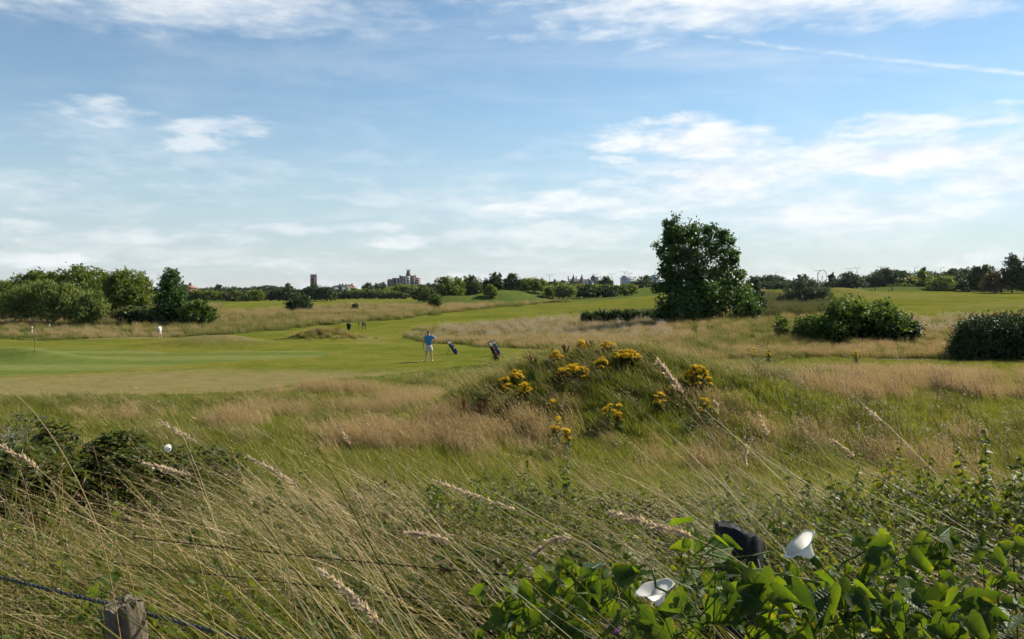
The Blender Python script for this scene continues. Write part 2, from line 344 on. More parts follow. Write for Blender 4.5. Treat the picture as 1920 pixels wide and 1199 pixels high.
def dryness(x, y):
    px, py = proj(x, y); d = np.full(np.shape(x), .06)
    for cx, cy, rx, ry, w in DRYB: d = d + w * np.exp(-((px - cx) / rx) ** 2 - ((py - cy) / ry) ** 2)
    return d + (fbm(x, y, 2.6, 21, 3) - .5) * 1.1
def build_ground():
    mid = np.linspace(-0.76, 0.76, 400); tail = np.linspace(0.80, 2 * math.pi - 0.80, 60)
    th = np.concatenate([mid, tail]); nt = len(th)
    rr = np.concatenate([[0.4, 0.8], np.exp(np.linspace(math.log(1.2), math.log(2450), 560))]); nr = len(rr)
    TH, RR = np.meshgrid(th, rr); x = RR * np.sin(TH); y = RR * np.cos(TH); z = terrain(x, y)
    V = np.stack([x, y, z], -1).reshape(-1, 3); V = np.vstack([V, [[0, 0, tz(0, 0)]]])
    i, j = np.meshgrid(np.arange(nr - 1), np.arange(nt), indexing='ij'); i = i.ravel(); j = j.ravel(); j2 = (j + 1) % nt
    Q = np.stack([i * nt + j, i * nt + j2, (i + 1) * nt + j2, (i + 1) * nt + j], 1)[:, ::-1]
    fan = np.stack([np.full(nt, nr * nt), (np.arange(nt) + 1) % nt, np.arange(nt)], 1)[:, ::-1]
    xs, ys = V[:, 0], V[:, 1]; mo = mown_mask(xs, ys); gr = inside(GREEN, xs, ys) & mo
    px, py = proj(xs, ys)
    dry = np.exp(-((py - 732) / 22) ** 2) * (px < 1000) * 1.25 + .6 * np.exp(-((py - 704) / 14) ** 2) * sst(-100, 500, px) + .15
    dry = dry + .5 * np.exp(-((px - 1640) / 200) ** 2 - ((py - 556) / 5) ** 2) + .45 * np.exp(-((px - 1880) / 160) ** 2 - ((py - 575) / 8) ** 2) + .4 * np.exp(-((px - 700) / 50) ** 2 - ((py - 640) / 14) ** 2)
    for (cx, cy, rx, ry, h) in MOUNDS[5:10]: dry = dry + 1.3 * np.exp(-((xs - cx) / rx * 1.3) ** 2 - ((ys - cy) / ry * 1.3) ** 2)
    rough_dry = np.clip(dryness(xs, ys), 0, 1); dry = np.where(mo, np.clip(dry, 0, 1), rough_dry)
    pth = np.zeros(len(V))
    for p in PATHS: pth = np.maximum(pth, 1 - sst(.35, .95, seg_dist(p, xs, ys) + (fbm(xs, ys, 1.2, 4) - .5) * .6))
    zone = np.where(gr, 2, np.where(mo, 1, 0))
    fz = np.where((zone[Q] == 2).all(1), 2, np.where((zone[Q] >= 1).all(1), 1, 0))
    me_n = None
    for k, name in ((0, 'ground'), (1, 'fairway'), (2, 'putting_green')):
        q = Q[fz == k]; used = np.unique(q); remap = np.full(len(V), -1); 
        if k == 0: used = np.union1d(used, np.unique(fan))
        remap[used] = np.arange(len(used)); b = MB(); b.add(V[used], remap[q])
        if k == 0: b.P.append((remap[fan], 0))
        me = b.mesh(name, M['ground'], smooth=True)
        for an, arr in (('mown', mo), ('green', gr), ('dry', dry), ('track', pth)):
            at = me.attributes.new(an, 'FLOAT', 'POINT'); at.data.foreach_set('value', np.asarray(arr, np.float32)[used])
        o = link(name, me); o['kind'] = 'structure'
def mat_ground():
    m, g, out = mat_new('ground'); b = g.n('ShaderNodeBsdfPrincipled'); geo = g.n('ShaderNodeNewGeometry'); p = geo.outputs['Position']
    at = {}
    for a in ('mown', 'green', 'dry', 'track'):
        nd = g.n('ShaderNodeAttribute'); nd.attribute_name = a; at[a] = nd.outputs['Fac']
    nb = g.noise(p, .055, 5, .6); nm = g.noise(p, .33, 6, .65); nf = g.noise(p, 2.4, 5, .7); ng = g.noise(p, 14.0, 3, .7)
    nt = g.noise(p, 1.1, 8, .78)
    # short turf: bright green, olive, straw
    f = g.m('ADD', g.m('MULTIPLY', nb, .9), g.m('ADD', g.m('MULTIPLY', nm, .7), g.m('MULTIPLY', nf, .55)))
    turf = g.mix(g.step(f, .82, 1.30), (.082, .104, .012), (.165, .150, .030))
    straw = g.mix(nf, (.165, .130, .058), (.235, .185, .090))
    dr = g.m('ADD', at['dry'], g.m('MULTIPLY', g.m('SUBTRACT', nm, .5), .9)); turf = g.mix(g.step(dr, .25, 1.05, 0, .85), turf, straw)
    wv = g.n('ShaderNodeTexWave', wave_type='BANDS', bands_direction='Y'); g.put(wv.inputs['Vector'], p); wv.inputs['Scale'].default_value = .055; wv.inputs['Distortion'].default_value = .8; wv.inputs['Detail'].default_value = 2; wv.inputs['Detail Scale'].default_value = .4
    gcol = g.mix(g.step(wv.outputs['Fac'], .15, .85), (.108, .135, .030), (.165, .180, .058)); gcol = g.mix(g.m('MULTIPLY', nm, .5), gcol, (.115, .13, .04))
    turf = g.mix(at['green'], turf, gcol); turf = g.mix(g.step(nt, .38, .68, .0, .34), turf, (.045, .060, .012))
    # under the rough: thatch and grass
    rg = g.mix(g.step(nm, .35, .65), (.055, .085, .018), (.085, .10, .025)); rs = g.mix(nf, (.12, .088, .042), (.20, .150, .075))
    rough = g.mix(g.step(g.m('ADD', at['dry'], g.m('MULTIPLY', g.m('SUBTRACT', nf, .5), .6)), .2, .7), rg, rs)
    py_ = g.n('ShaderNodeSeparateXYZ'); g.put(py_.inputs[0], p); rough = g.mix(g.step(py_.outputs[1], 9.0, 14.0), g.mix(nf, (.030, .024, .014), (.055, .045, .022)), rough)   # leaf litter under the bank growth, darkened to paint shade into its gaps
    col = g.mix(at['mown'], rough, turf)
    col = g.mix(at['track'], col, g.mix(nf, (.075, .055, .040), (.135, .10, .075)))
    col = g.mix(g.step(ng, .3, .75, 0.0, 0.35), col, (.035, .050, .012))
    g.put(b.inputs['Base Color'], col); b.inputs['Roughness'].default_value = .9; b.inputs['Specular IOR Level'].default_value = 0.0
    bp = g.n('ShaderNodeBump'); bp.inputs['Strength'].default_value = .5; bp.inputs['Distance'].default_value = .05
    g.put(bp.inputs['Height'], g.m('ADD', g.m('MULTIPLY', ng, .5), nf)); g.put(b.inputs['Normal'], bp.outputs[0])
    g.put(out.inputs[0], b.outputs[0]); return m
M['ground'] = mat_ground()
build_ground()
# ------------------------------------------------------------------ trees and bushes
LEAF_V = [(0, 0, 0), (.45, .36, .10), (1, 0, -.05), (.45, -.36, .10)]; LEAF_F = [(0, 1, 2, 3)]
NARROW_V = [(0, 0, 0), (.4, .17, .06), (1, 0, -.08), (.4, -.17, .06)]
def frames(n, r, up=0.0, zdir=None, zb=0.0):
    X = norm(r.normal(size=(n, 3)) + np.array([0, 0, up])); Y = norm(np.cross(X, r.normal(size=(n, 3)))); return X, Y, np.cross(X, Y)
def foliage(blobs, nleaf, leaf, r, clump=.16, up=0.0, narrow=False, inner=.25, spike=0.0):
    """leaf cards in clumps over a set of ellipsoids (cx,cy,cz,rx,ry,rz)"""
    b = MB(); bl = np.array(blobs, float); area = (bl[:, 3] * bl[:, 4] + bl[:, 3] * bl[:, 5] + bl[:, 4] * bl[:, 5]); pr = area / area.sum()
    tv = NARROW_V if narrow else LEAF_V
    ncl = max(12, nleaf // 22); k = r.choice(len(bl), ncl, p=pr)
    d = norm(r.normal(size=(ncl, 3))); d[:, 2] = np.where(d[:, 2] < -.55, -d[:, 2], d[:, 2])
    rad = .62 + .45 * r.random(ncl) ** .8 + spike * (r.random(ncl) < .12) * r.random(ncl)
    cc = bl[k, :3] + d * bl[k, 3:] * rad[:, None]
    cs = clump * bl[k, 3:].mean(1) * (.6 + .8 * r.random(ncl))
    q = r.integers(0, ncl, nleaf); P = cc[q] + np.clip(r.normal(size=(nleaf, 3)), -1.5, 1.5) * cs[q][:, None] * np.array([1, 1, .8])
    X, Y, Z = frames(nleaf, r, up); b.place(P, X, Y, Z, leaf * (.6 + .8 * r.random(nleaf)), tv, LEAF_F)
    ni = int(nleaf * inner)
    if ni:
        k = r.choice(len(bl), ni, p=pr); d = norm(r.normal(size=(ni, 3))); P = bl[k, :3] + d * bl[k, 3:] * (.72 * r.random(ni) ** .45)[:, None]
        X, Y, Z = frames(ni, r, up); b.place(P, X, Y, Z, leaf * 1.9 * (.7 + .6 * r.random(ni)), tv, LEAF_F)
    return b
def skeleton(h, blobs, r, r0, multi=1):
    b = MB()
    for s in range(multi):
        a = r.random() * 6.28; off = np.array([math.cos(a), math.sin(a), 0]) * (0.0 if multi == 1 else .05 * h)
        top = np.array([off[0] * 4, off[1] * 4, h * .72]); pts = np.linspace(off, top, 6); pts[1:-1, :2] += r.normal(size=(4, 2)) * .015 * h
        b.tube(pts, np.linspace(r0, r0 * .25, 6) / math.sqrt(multi), 7)
        for bb in blobs:
            c = np.array(bb[:3]); t = min(.85, max(.12, (c[2] * .62) / h)); st = pts[0] + (pts[-1] - pts[0]) * t
            mid = (st + c) / 2 + r.normal(size=3) * .04 * h; b.tube(np.array([st, mid, c + (c - st) * .25]), [r0 * .38 / math.sqrt(multi), r0 * .22, r0 * .08], 5)
    return b
def shape_blobs(kind, w, h, dp, r):
    if kind == 'round':
        L = [(0, 0, .50 * h, .38 * w, .38 * dp, .46 * h)]
        for i in range(10):
            a = i * .785 + r.random() * .5; L.append((math.cos(a) * .29 * w, math.sin(a) * .29 * dp, h * (.18 + .5 * (i % 5) / 4 + .08 * r.random()), .21 * w, .21 * dp, .2 * h))
        L.append((r.normal() * .08 * w, 0, .83 * h, .2 * w, .2 * dp, .15 * h))
    elif kind == 'dome':
        L = [(0, 0, .38 * h, .42 * w, .42 * dp, .5 * h)]
        for i in range(9):
            a = i * .7 + r.random() * .4; q = .30 + .08 * r.random(); L.append((math.cos(a) * q * w, math.sin(a) * q * dp, h * (.2 + .3 * r.random()), .19 * w, .19 * dp, .26 * h))
        for i in range(3): L.append((r.normal() * .14 * w, r.normal() * .1 * dp, h * (.72 + .1 * r.random()), .17 * w, .17 * dp, .17 * h))
    elif kind == 'wide':
        L = []
        n = max(4, int(w / h * 4))
        for i in range(n):
            t = (i + .5) / n - .5; e = math.sqrt(max(.05, 1 - (2 * t) ** 2)); hh = h * (.62 + .38 * e) * (.86 + .14 * r.random())
            L.append((t * w * .86, r.normal() * .08 * dp, hh * .45, .75 * w / n + .04 * w, .38 * dp, hh * .52))
            L.append((t * w * .86 + r.normal() * .03 * w, r.normal() * .15 * dp, hh * .78, .48 * w / n + .03 * w, .24 * dp, hh * .22))
    elif kind == 'ragged':
        L = []
        for i in range(34):
            t = r.random() - .5; e = 1 - .55 * abs(2 * t) ** 2.2; hh = h * e * (.45 + .55 * r.random()); k = h * (.13 + .11 * r.random()); L.append((t * w * .9, (r.random() - .5) * dp * .8, max(k, hh - k), k * 1.15, k * 1.1, k))
        for i in range(6): t = (i + .5) / 6 - .5; L.append((t * w * .8, 0, h * .36 * (1 - .5 * abs(2 * t)), w * .13, dp * .32, h * .36 * (1 - .5 * abs(2 * t))))
    elif kind == 'tall':
        L = [(0, 0, .45 * h, .33 * w, .33 * dp, .43 * h), (0, 0, .8 * h, .2 * w, .2 * dp, .2 * h)]
        for i in range(8):
            a = r.random() * 6.28; L.append((math.cos(a) * .25 * w, math.sin(a) * .25 * dp, h * (.15 + .6 * r.random()), .2 * w, .2 * dp, .16 * h))
    return L
def tree(name, label, cat, group, px, d, wpx, top, bot, kind, leafmat, seed, depth=None, leaf=None, n=None, parts=('trunk', 'crown'), sink=.1, **kw):
    """px: centre column in the photo, d: distance, wpx: width in photo pixels, top / bot: rows of the top and the foot"""
    r = np.random.default_rng(seed); x = (px - CX) / F * d; s = d / F; z = tz(x, d)
    if d > 250 and kind == 'round': kind = 'dome'
    ztop = CAMZ - (top - HY) * s; h = max(.8, ztop - z); w = wpx * s; dp = depth or w * .9
    o = empty(name, (x, d, z - sink), (0, 0, 0), label, cat, group)
    bl = shape_blobs(kind, w, h, dp, r); lf = leaf or max(.16, 2.2 * d / 796.0 * .62)
    nl = n or int(min(9000, max(900, 4.6 * (w * h * .8) / (lf * lf * .36))))
    multi = 1 if parts[0] == 'trunk' else 4
    skeleton(h, bl[1:9], r, max(.06, .022 * h), multi).build(parts[0], M['bark'], o, smooth=True)
    foliage(bl, nl, lf, r, **kw).build(parts[1], M[leafmat], o)
    return o
BUSH = ('stems', 'foliage')
# --- the lone poplar in the middle distance: blobs follow the outline in the photograph
def lone_tree():
    d = 90.0; s = d / F; r = np.random.default_rng(5); x0 = (1318 - CX) * s; z0 = tz(x0, d)
    o = empty('poplar_tree', (x0, d, z0 - .1), (0, 0, 0), 'large dark-leaved lone tree standing tallest in the middle of the course', 'tree')
    spec = [(1262, 425, 20, 22), (1252, 462, 22, 22), (1290, 440, 28, 24), (1330, 442, 22, 20), (1360, 450, 18, 15), (1300, 480, 48, 40), (1340, 475, 28, 28), (1258, 500, 22, 26), (1246, 487, 14, 10), (1300, 520, 58, 46), (1346, 515, 24, 30),
            (1375, 475, 14, 16), (1372, 498, 12, 14), (1265, 535, 32, 34), (1290, 565, 58, 42), (1340, 560, 52, 48), (1384, 562, 32, 34), (1404, 585, 22, 24), (1412, 596, 14, 14), (1248, 582, 24, 20), (1238, 592, 16, 12), (1320, 590, 70, 24), (1245, 540, 18, 14), (1370, 530, 26, 26), (1262, 450, 18, 30)]
    bl = []
    for px, py, rx, ry in spec:
        ex = min(rx, 60) * s; c = np.array([(px - 1318) * s, r.normal() * ex * .35, CAMZ - (py - HY) * s - z0 + .1]); bl.append((*c, rx * s * .74, ex * .7, ry * s * .74))
        for q in range(5):
            dr = norm(r.normal(size=3)); e = c + dr * np.array([rx * s, ex, ry * s]) * .86; k = (.22 + .16 * r.random()) * min(rx, ry) * s + .12; bl.append((*e, k, k, k * .9))
    b = MB(); pts = np.array([(0, 0, 0), (-.1, 0, 2), (-.35, .1, 4.5), (-.6, 0, 7), (-1.1, 0, 9.5)]); b.tube(pts, [.36, .30, .22, .14, .05], 10)
    for q in bl[::5]:
        c = np.array(q[:3]); st = pts[min(3, int(c[2] / 3))] * .9; b.tube(np.array([st, (st + c) / 2 + r.normal(size=3) * .2, c]), [.12, .08, .03], 6)
    b.build('trunk', M['bark'], o, smooth=True)
    f = foliage(bl, 27000, .25, r, clump=.42, inner=.2, spike=.25); f.build('crown', M['leaf_poplar'], o)
lone_tree()
TL, TR, TF = 'trees left of the putting green', 'trees along the right edge of the course', 'trees on the far edge of the course'
_t = [
 # name, label, cat, group, px, d, wpx, top, bot, kind, mat, kwargs
 ('willow_bush', 'broad grey-green willow thicket at the front of the left-hand trees', 'bush', TL, 95, 121, 205, 528, 608, 'wide', 'leaf_willow', dict(depth=9, parts=BUSH, up=.9, narrow=True, leaf=.42, n=9500, spike=.3)),
 ('willow_bush', 'small pale willow bush at the right end of the willow thicket', 'bush', TL, 172, 117, 62, 547, 608, 'dome', 'leaf_willow', dict(parts=BUSH, up=.9, narrow=True, leaf=.40, n=3600, spike=.3)),
 ('oak_tree', 'broad green tree rising highest behind the left willow thicket', 'tree', TL, 150, 141, 125, 497, 600, 'round', 'leaf_mid', dict(n=8000, leaf=.36)),
 ('oak_tree', 'rounded green tree just left of the highest left-hand tree', 'tree', TL, 72, 145, 95, 505, 600, 'round', 'leaf_mid', dict(n=5600, leaf=.36)),
 ('oak_tree', 'green tree at the far left edge behind the willows', 'tree', TL, 5, 147, 110, 522, 600, 'round', 'leaf_mid', dict(n=5600, leaf=.36)),
 ('oak_tree', 'bushy green tree between the highest left tree and the dark tree', 'tree', TL, 238, 138, 100, 504, 600, 'round', 'leaf_mid', dict(n=6800, leaf=.34)),
 ('sycamore_tree', 'dark upright tree at the right end of the left-hand trees', 'tree', TL, 320, 123, 80, 503, 606, 'tall', 'leaf_poplar', dict(n=7500, leaf=.36, spike=.25)),
 ('hawthorn_bush', 'low green bush at the foot of the dark upright tree', 'bush', TL, 368, 122, 72, 558, 606, 'dome', 'leaf_bush', dict(parts=BUSH, n=3600, leaf=.30)),
 ('elder_bush', 'sunlit yellow-green bush in the gap beneath the left trees', 'bush', TL, 243, 130, 66, 572, 606, 'dome', 'leaf_olive', dict(parts=BUSH, n=2600, leaf=.30)),
 ('elder_bush', 'dark low bush between willow thicket and dark upright tree', 'bush', TL, 268, 124, 60, 578, 608, 'wide', 'leaf_dark', dict(parts=BUSH, n=2400, leaf=.30, depth=4)),
 ('hawthorn_bush', 'lone round dark bush on the far left fairway', 'bush', None, 560, 183, 48, 547, 586, 'dome', 'leaf_dark', dict(parts=BUSH, n=2600, leaf=.34, spike=.2)),
 ('gorse_bush', 'tiny dark bush in the rough right of the lone round bush', 'bush', None, 665, 185, 14, 568, 582, 'dome', 'leaf_dark', dict(parts=BUSH, n=500, leaf=.3)),
 ('oak_tree', 'dark round tree mass in front of the brick tower', 'tree', TF, 596, 330, 76, 533, 562, 'wide', 'leaf_dark', dict(depth=11)),
 ('oak_tree', 'green treetop left of the tree mass before the brick tower', 'tree', TF, 533, 345, 66, 538, 562, 'wide', 'leaf_dark', dict(depth=10)),
 ('hawthorn_bush', 'mid-green bush in the far hedge left of the lone round bush', 'bush', TF, 478, 340, 46, 543, 564, 'dome', 'leaf_mid', dict(parts=BUSH)),
 ('hawthorn_bush', 'second mid-green bush of the far left hedge', 'bush', TF, 440, 345, 44, 544, 564, 'dome', 'leaf_olive', dict(parts=BUSH)),
 ('hawthorn_bush', 'green hedge bush beside the dark upright tree far behind', 'bush', TF, 385, 345, 80, 543, 566, 'wide', 'leaf_mid', dict(depth=10, parts=BUSH)),
 ('oak_tree', 'low distant wood behind the far left hedge', 'tree', TF, 420, 640, 120, 539, 548, 'wide', 'leaf_dark', dict(depth=24)),
 ('oak_tree', 'tiny dark treetop rising alone from the far left wood', 'tree', TF, 409, 620, 11, 533, 548, 'round', 'leaf_dark', dict()),
 ('oak_tree', 'small treetop left of the brick tower on the skyline', 'tree', TF, 541, 600, 14, 531, 548, 'round', 'leaf_dark', dict()),
 ('oak_tree', 'distant wood left of the brick tower', 'tree', TF, 505, 640, 80, 536, 548, 'wide', 'leaf_dark', dict(depth=20)),
 ('oak_tree', 'round distant tree between the gabled houses and the flats', 'tree', TF, 690, 520, 26, 529, 550, 'round', 'leaf_dark', dict()),
 ('oak_tree', 'distant tree directly left of the block of flats', 'tree', TF, 713, 530, 32, 528.5, 550, 'round', 'leaf_dark', dict()),
 ('oak_tree', 'low round distant tree below the gabled houses', 'tree', TF, 662, 470, 28, 539, 553, 'round', 'leaf_mid', dict()),
 ('oak_tree', 'broad tree in front of the block of flats', 'tree', TF, 757, 480, 68, 532.5, 551, 'wide', 'leaf_mid', dict(depth=16)),
 ('oak_tree', 'tree at the right foot of the block of flats', 'tree', TF, 803, 520, 44, 529, 548, 'wide', 'leaf_dark', dict(depth=14)),
 ('hawthorn_bush', 'hedge of low bushes along the far field below the flats', 'hedge', None, 700, 400, 150, 546, 553, 'wide', 'leaf_olive', dict(depth=5, parts=BUSH)),
 ('hawthorn_bush', 'domed olive bush at the left foot of the dune trees', 'bush', TF, 795, 262, 52, 535, 560, 'dome', 'leaf_olive', dict(parts=BUSH)),
 ('elder_bush', 'small green bush in front of the domed olive bush', 'bush', TF, 816, 205, 26, 549, 573, 'dome', 'leaf_bush', dict(parts=BUSH)),
 ('oak_tree', 'green tree at the left end of the row on the dune', 'tree', TF, 843, 268, 58, 517, 558, 'round', 'leaf_mid', dict()),
 ('oak_tree', 'pale green tree second from the left on the dune', 'tree', TF, 886, 275, 46, 514, 556, 'round', 'leaf_olive', dict()),
 ('oak_tree', 'dark tall tree in the middle of the dune row', 'tree', TF, 924, 280, 38, 508, 552, 'round', 'leaf_dark', dict()),
 ('oak_tree', 'dark round tree right of the tallest dune tree', 'tree', TF, 961, 285, 34, 510.5, 550, 'round', 'leaf_dark', dict()),
 ('hawthorn_bush', 'small green bush under the tallest dune tree', 'bush', TF, 920, 262, 26, 530, 552, 'dome', 'leaf_mid', dict(parts=BUSH)),
 ('oak_tree', 'mid-green tree right of the dark pair on the dune', 'tree', TF, 1000, 290, 52, 518, 549, 'wide', 'leaf_mid', dict(depth=9)),
 ('elder_bush', 'pale green bush on the dune below the first far lamp', 'bush', TF, 1050, 285, 60, 529, 549, 'wide', 'leaf_willow', dict(depth=8, parts=BUSH)),
 ('elder_bush', 'dark bush below the church spires', 'bush', TF, 1098, 290, 52, 532, 556, 'dome', 'leaf_dark', dict(parts=BUSH)),
 ('elder_bush', 'dark rounded bush at the right end of the dune', 'bush', TF, 1137, 292, 46, 533, 556, 'dome', 'leaf_dark', dict(parts=BUSH)),
 ('elder_bush', 'green bush touching the left side of the lone tree from afar', 'bush', TF, 1176, 300, 46, 532, 554, 'dome', 'leaf_mid', dict(parts=BUSH)),
 ('oak_tree', 'dark round tree right of the church spires', 'tree', TF, 1136, 420, 34, 516, 545, 'round', 'leaf_dark', dict()),
 ('oak_tree', 'dark domed tree between the two pale apartment blocks', 'tree', TF, 1206, 420, 48, 516, 545, 'dome', 'leaf_dark', dict()),
 ('oak_tree', 'low distant wood below the church spires', 'tree', TF, 1050, 560, 90, 526, 545, 'wide', 'leaf_dark', dict(depth=16)),
 ('oak_tree', 'dark distant wood just right of the lone tree', 'tree', TF, 1437, 400, 78, 515.5, 548, 'wide', 'leaf_dark', dict(depth=16)),
 ('oak_tree', 'low part of the distant wood left of the faint wheel', 'tree', TF, 1490, 420, 50, 523, 548, 'wide', 'leaf_dark', dict(depth=12)),
 ('oak_tree', 'small domed dark tree left of the faint wheel', 'tree', TF, 1509, 430, 36, 514, 545, 'dome', 'leaf_dark', dict()),
 ('willow_bush', 'grey-green bush in the tall grass right of the lone tree', 'bush', None, 1507, 138, 92, 524, 575, 'dome', 'leaf_silver', dict(parts=BUSH, up=1.0, narrow=True, n=4600, leaf=.42, spike=.3)),
 ('elder_bush', 'thin pale bush leaning against the right side of the lone tree', 'bush', None, 1419, 96, 34, 524, 590, 'tall', 'leaf_silver', dict(parts=BUSH, n=1500, leaf=.30)),
 ('willow_tree', 'silvery round tree on the far right fairway', 'tree', TR, 1592, 318, 64, 508.5, 541, 'dome', 'leaf_silver', dict()),
 ('oak_tree', 'dark small tree beside the faint wheel', 'tree', TR, 1561, 330, 18, 512, 541, 'tall', 'leaf_dark', dict()),
 ('oak_tree', 'dark tree row right of the silvery tree', 'tree', TR, 1668, 345, 96, 503, 541, 'wide', 'leaf_dark', dict(depth=13)),
 ('oak_tree', 'dark wood behind the yellowish bush on the right', 'tree', TR, 1740, 350, 70, 507, 541, 'wide', 'leaf_dark', dict(depth=12)),
 ('oak_tree', 'small dark treetop above the right-hand wood', 'tree', TR, 1730, 356, 20, 501, 541, 'round', 'leaf_dark', dict()),
 ('elder_bush', 'yellowish bush at the edge of the right fairway', 'bush', TR, 1712, 318, 34, 515, 541, 'dome', 'leaf_yellow', dict(parts=BUSH)),
 ('elder_bush', 'greyish green bush right of the yellowish bush', 'bush', TR, 1742, 312, 44, 507, 541, 'dome', 'leaf_mid', dict(parts=BUSH)),
 ('gorse_bush', 'low domed green bush at the front of the right-hand trees', 'bush', TR, 1770, 288, 66, 517, 543, 'dome', 'leaf_mid', dict(parts=BUSH)),
 ('oak_tree', 'wide flat-topped dark tree behind the low domed bush', 'tree', TR, 1795, 310, 72, 500.5, 541, 'wide', 'leaf_dark', dict(depth=11)),
 ('elder_bush', 'small greyish bush right of the low domed bush', 'bush', TR, 1808, 284, 26, 518, 543, 'dome', 'leaf_silver', dict(parts=BUSH)),
 ('oak_tree', 'dark round tree left of the reddish bush', 'tree', TR, 1844, 270, 58, 494.5, 545, 'round', 'leaf_dark', dict()),
 ('elder_bush', 'reddish brown bush at the foot of the right-hand trees', 'bush', TR, 1864, 252, 42, 506, 545, 'dome', 'leaf_red', dict(parts=BUSH)),
 ('pine_tree', 'tall dark tree at the right edge of the picture', 'tree', TR, 1897, 250, 44, 474, 547, 'tall', 'leaf_dark', dict(n=3600)),
 ('pine_tree', 'second tall dark tree cut by the right edge', 'tree', TR, 1928, 248, 46, 482, 547, 'tall', 'leaf_dark', dict(n=3200)),
 ('gorse_bush', 'low scrub on the raised tee of the right fairway', 'bush', None, 1690, 300, 60, 534, 541, 'wide', 'leaf_olive', dict(depth=4, parts=BUSH)),
 ('elder_bush', 'big glossy green bush in the rough, right of centre', 'bush', None, 1608, 61.5, 184, 547, 640, 'ragged', 'leaf_bush', dict(depth=6.5, parts=BUSH, n=14000, leaf=.21, spike=.35, clump=.3)),
 ('elder_bush', 'dark right-hand shoulder of the big glossy bush', 'bush', None, 1676, 60.5, 92, 574, 640, 'ragged', 'leaf_dark', dict(parts=BUSH, n=4500, leaf=.19, spike=.3, clump=.3)),
 ('elder_bush', 'small yellow-green bush left of the big glossy bush', 'bush', None, 1522, 62, 50, 588, 640, 'dome', 'leaf_bush', dict(parts=BUSH, n=1100, leaf=.20, spike=.5, inner=.1, clump=.3)),
 ('elder_bush', 'loose sapling bush furthest left of the big glossy bush', 'bush', None, 1467, 62.5, 34, 586, 640, 'dome', 'leaf_bush', dict(parts=BUSH, n=420, leaf=.20, spike=.6, inner=.05, clump=.4)),
]
_t += [('reed_bed', 'low dark strip of rushes left of the lone tree', 'rushes', None, 1168, 97, 175, 582, 602, 'wide', 'leaf_dark', dict(depth=3, parts=BUSH, up=1.4, narrow=True, n=3600, leaf=.34, spike=.2))]
_t += [('hawthorn_hedge', lb, 'hedge', 'far hedges', px, d, w, tp, 0, 'wide', mt, dict(depth=dp, parts=BUSH)) for (lb, px, d, w, tp, dp, mt) in (
 ('long low hedge behind the far left fairway', 480, 370, 260, 546, 7, 'leaf_dark'), ('low hedge below the brick tower', 620, 400, 110, 543, 8, 'leaf_dark'), ('low hedge running under the gabled houses', 690, 460, 130, 542, 9, 'leaf_mid'), ('hedge at the right foot of the flats', 800, 440, 90, 538, 9, 'leaf_dark'),
 ('hedge filling the gaps behind the dune trees', 930, 310, 240, 528, 9, 'leaf_dark'), ('hedge below the church and white gables', 1100, 330, 150, 533, 8, 'leaf_mid'), ('hedge behind the lone tree', 1230, 380, 110, 532, 9, 'leaf_dark'), ('long hedge right of the lone tree', 1480, 380, 170, 528, 9, 'leaf_dark'),
 ('hedge below the silvery round tree', 1610, 345, 150, 522, 8, 'leaf_dark'), ('hedge behind the low domed bush', 1760, 330, 170, 515, 9, 'leaf_dark'), ('hedge at the foot of the tall dark trees at right', 1860, 280, 130, 518, 8, 'leaf_dark'))]
for i, (nm, lb, ct, gp, px, d, w, tp, bt, kd, mt, kw) in enumerate(_t):
    tree(nm, lb, ct, gp, px, d, w, tp, bt, kd, mt, 100 + i, **kw)
# --- clipped-looking gorse block at the right edge
def gorse_block():
    d = 46.0; s = d / F; r = np.random.default_rng(77); x0 = (1880 - CX) * s; z0 = tz(x0, d)
    o = empty('gorse_hedge', (x0, d + 1, z0 - .05), (0, 0, 0), 'dense dark square-sided gorse block cut by the right edge', 'hedge')
    bl = []
    for px, tp, rx in ((1846, 612, 22), (1862, 602, 30), (1893, 598, 38), (1930, 596, 42), (1972, 594, 44), (2015, 598, 40), (1838, 636, 20), (1834, 657, 18)):
        top = CAMZ - (tp - HY) * s - z0 + .05; bl.append(((px - 1880) * s, .2 * r.normal() + .6, top * .5, rx * s, 1.5, top * .5)); bl.append(((px - 1880) * s, 0.4, top * .72, rx * s * .9, 1.5, top * .28))
        bl.append(((px - 1880) * s, 0.0, top * .22, rx * s * .95, 1.4, top * .25))
    skeleton(2.6, bl[:8], r, .08, 4).build('stems', M['bark'], o, smooth=True)
    foliage(bl, 26000, .17, r, clump=.22, up=.8, narrow=True, inner=.35, spike=.1).build('foliage', M['leaf_gorse'], o)
gorse_block()
# ------------------------------------------------------------------ buildings on the skyline
M['brick'] = mat_plain('brick', (.20, .105, .085), .85, var=.25, nscale=.6)
M['brick_dark'] = mat_plain('brick_dark', (.13, .085, .075), .85, var=.25, nscale=.6)
M['render_white'] = mat_plain('render_white', (.62, .60, .56), .8, var=.08, nscale=.3)
M['render_pale'] = mat_plain('render_pale', (.50, .53, .55), .8, var=.08, nscale=.3)
M['slate'] = mat_plain('slate', (.085, .085, .095), .7, var=.2, nscale=1.)
M['tile_roof'] = mat_plain('tile_roof', (.24, .13, .11), .8, var=.2, nscale=1.)
M['window_dark'] = mat_plain('window_dark', (.03, .035, .045), .15, var=.2, spec=.5)
M['steel_grey'] = mat_plain('steel_grey', (.22, .23, .24), .5, .4, var=.1)
def spot(px, d, lift=0.0):
    x = (px - CX) / F * d; return x, d, tz(x, d) + lift
def zrow(py, d): return CAMZ - (py - HY) * d / F
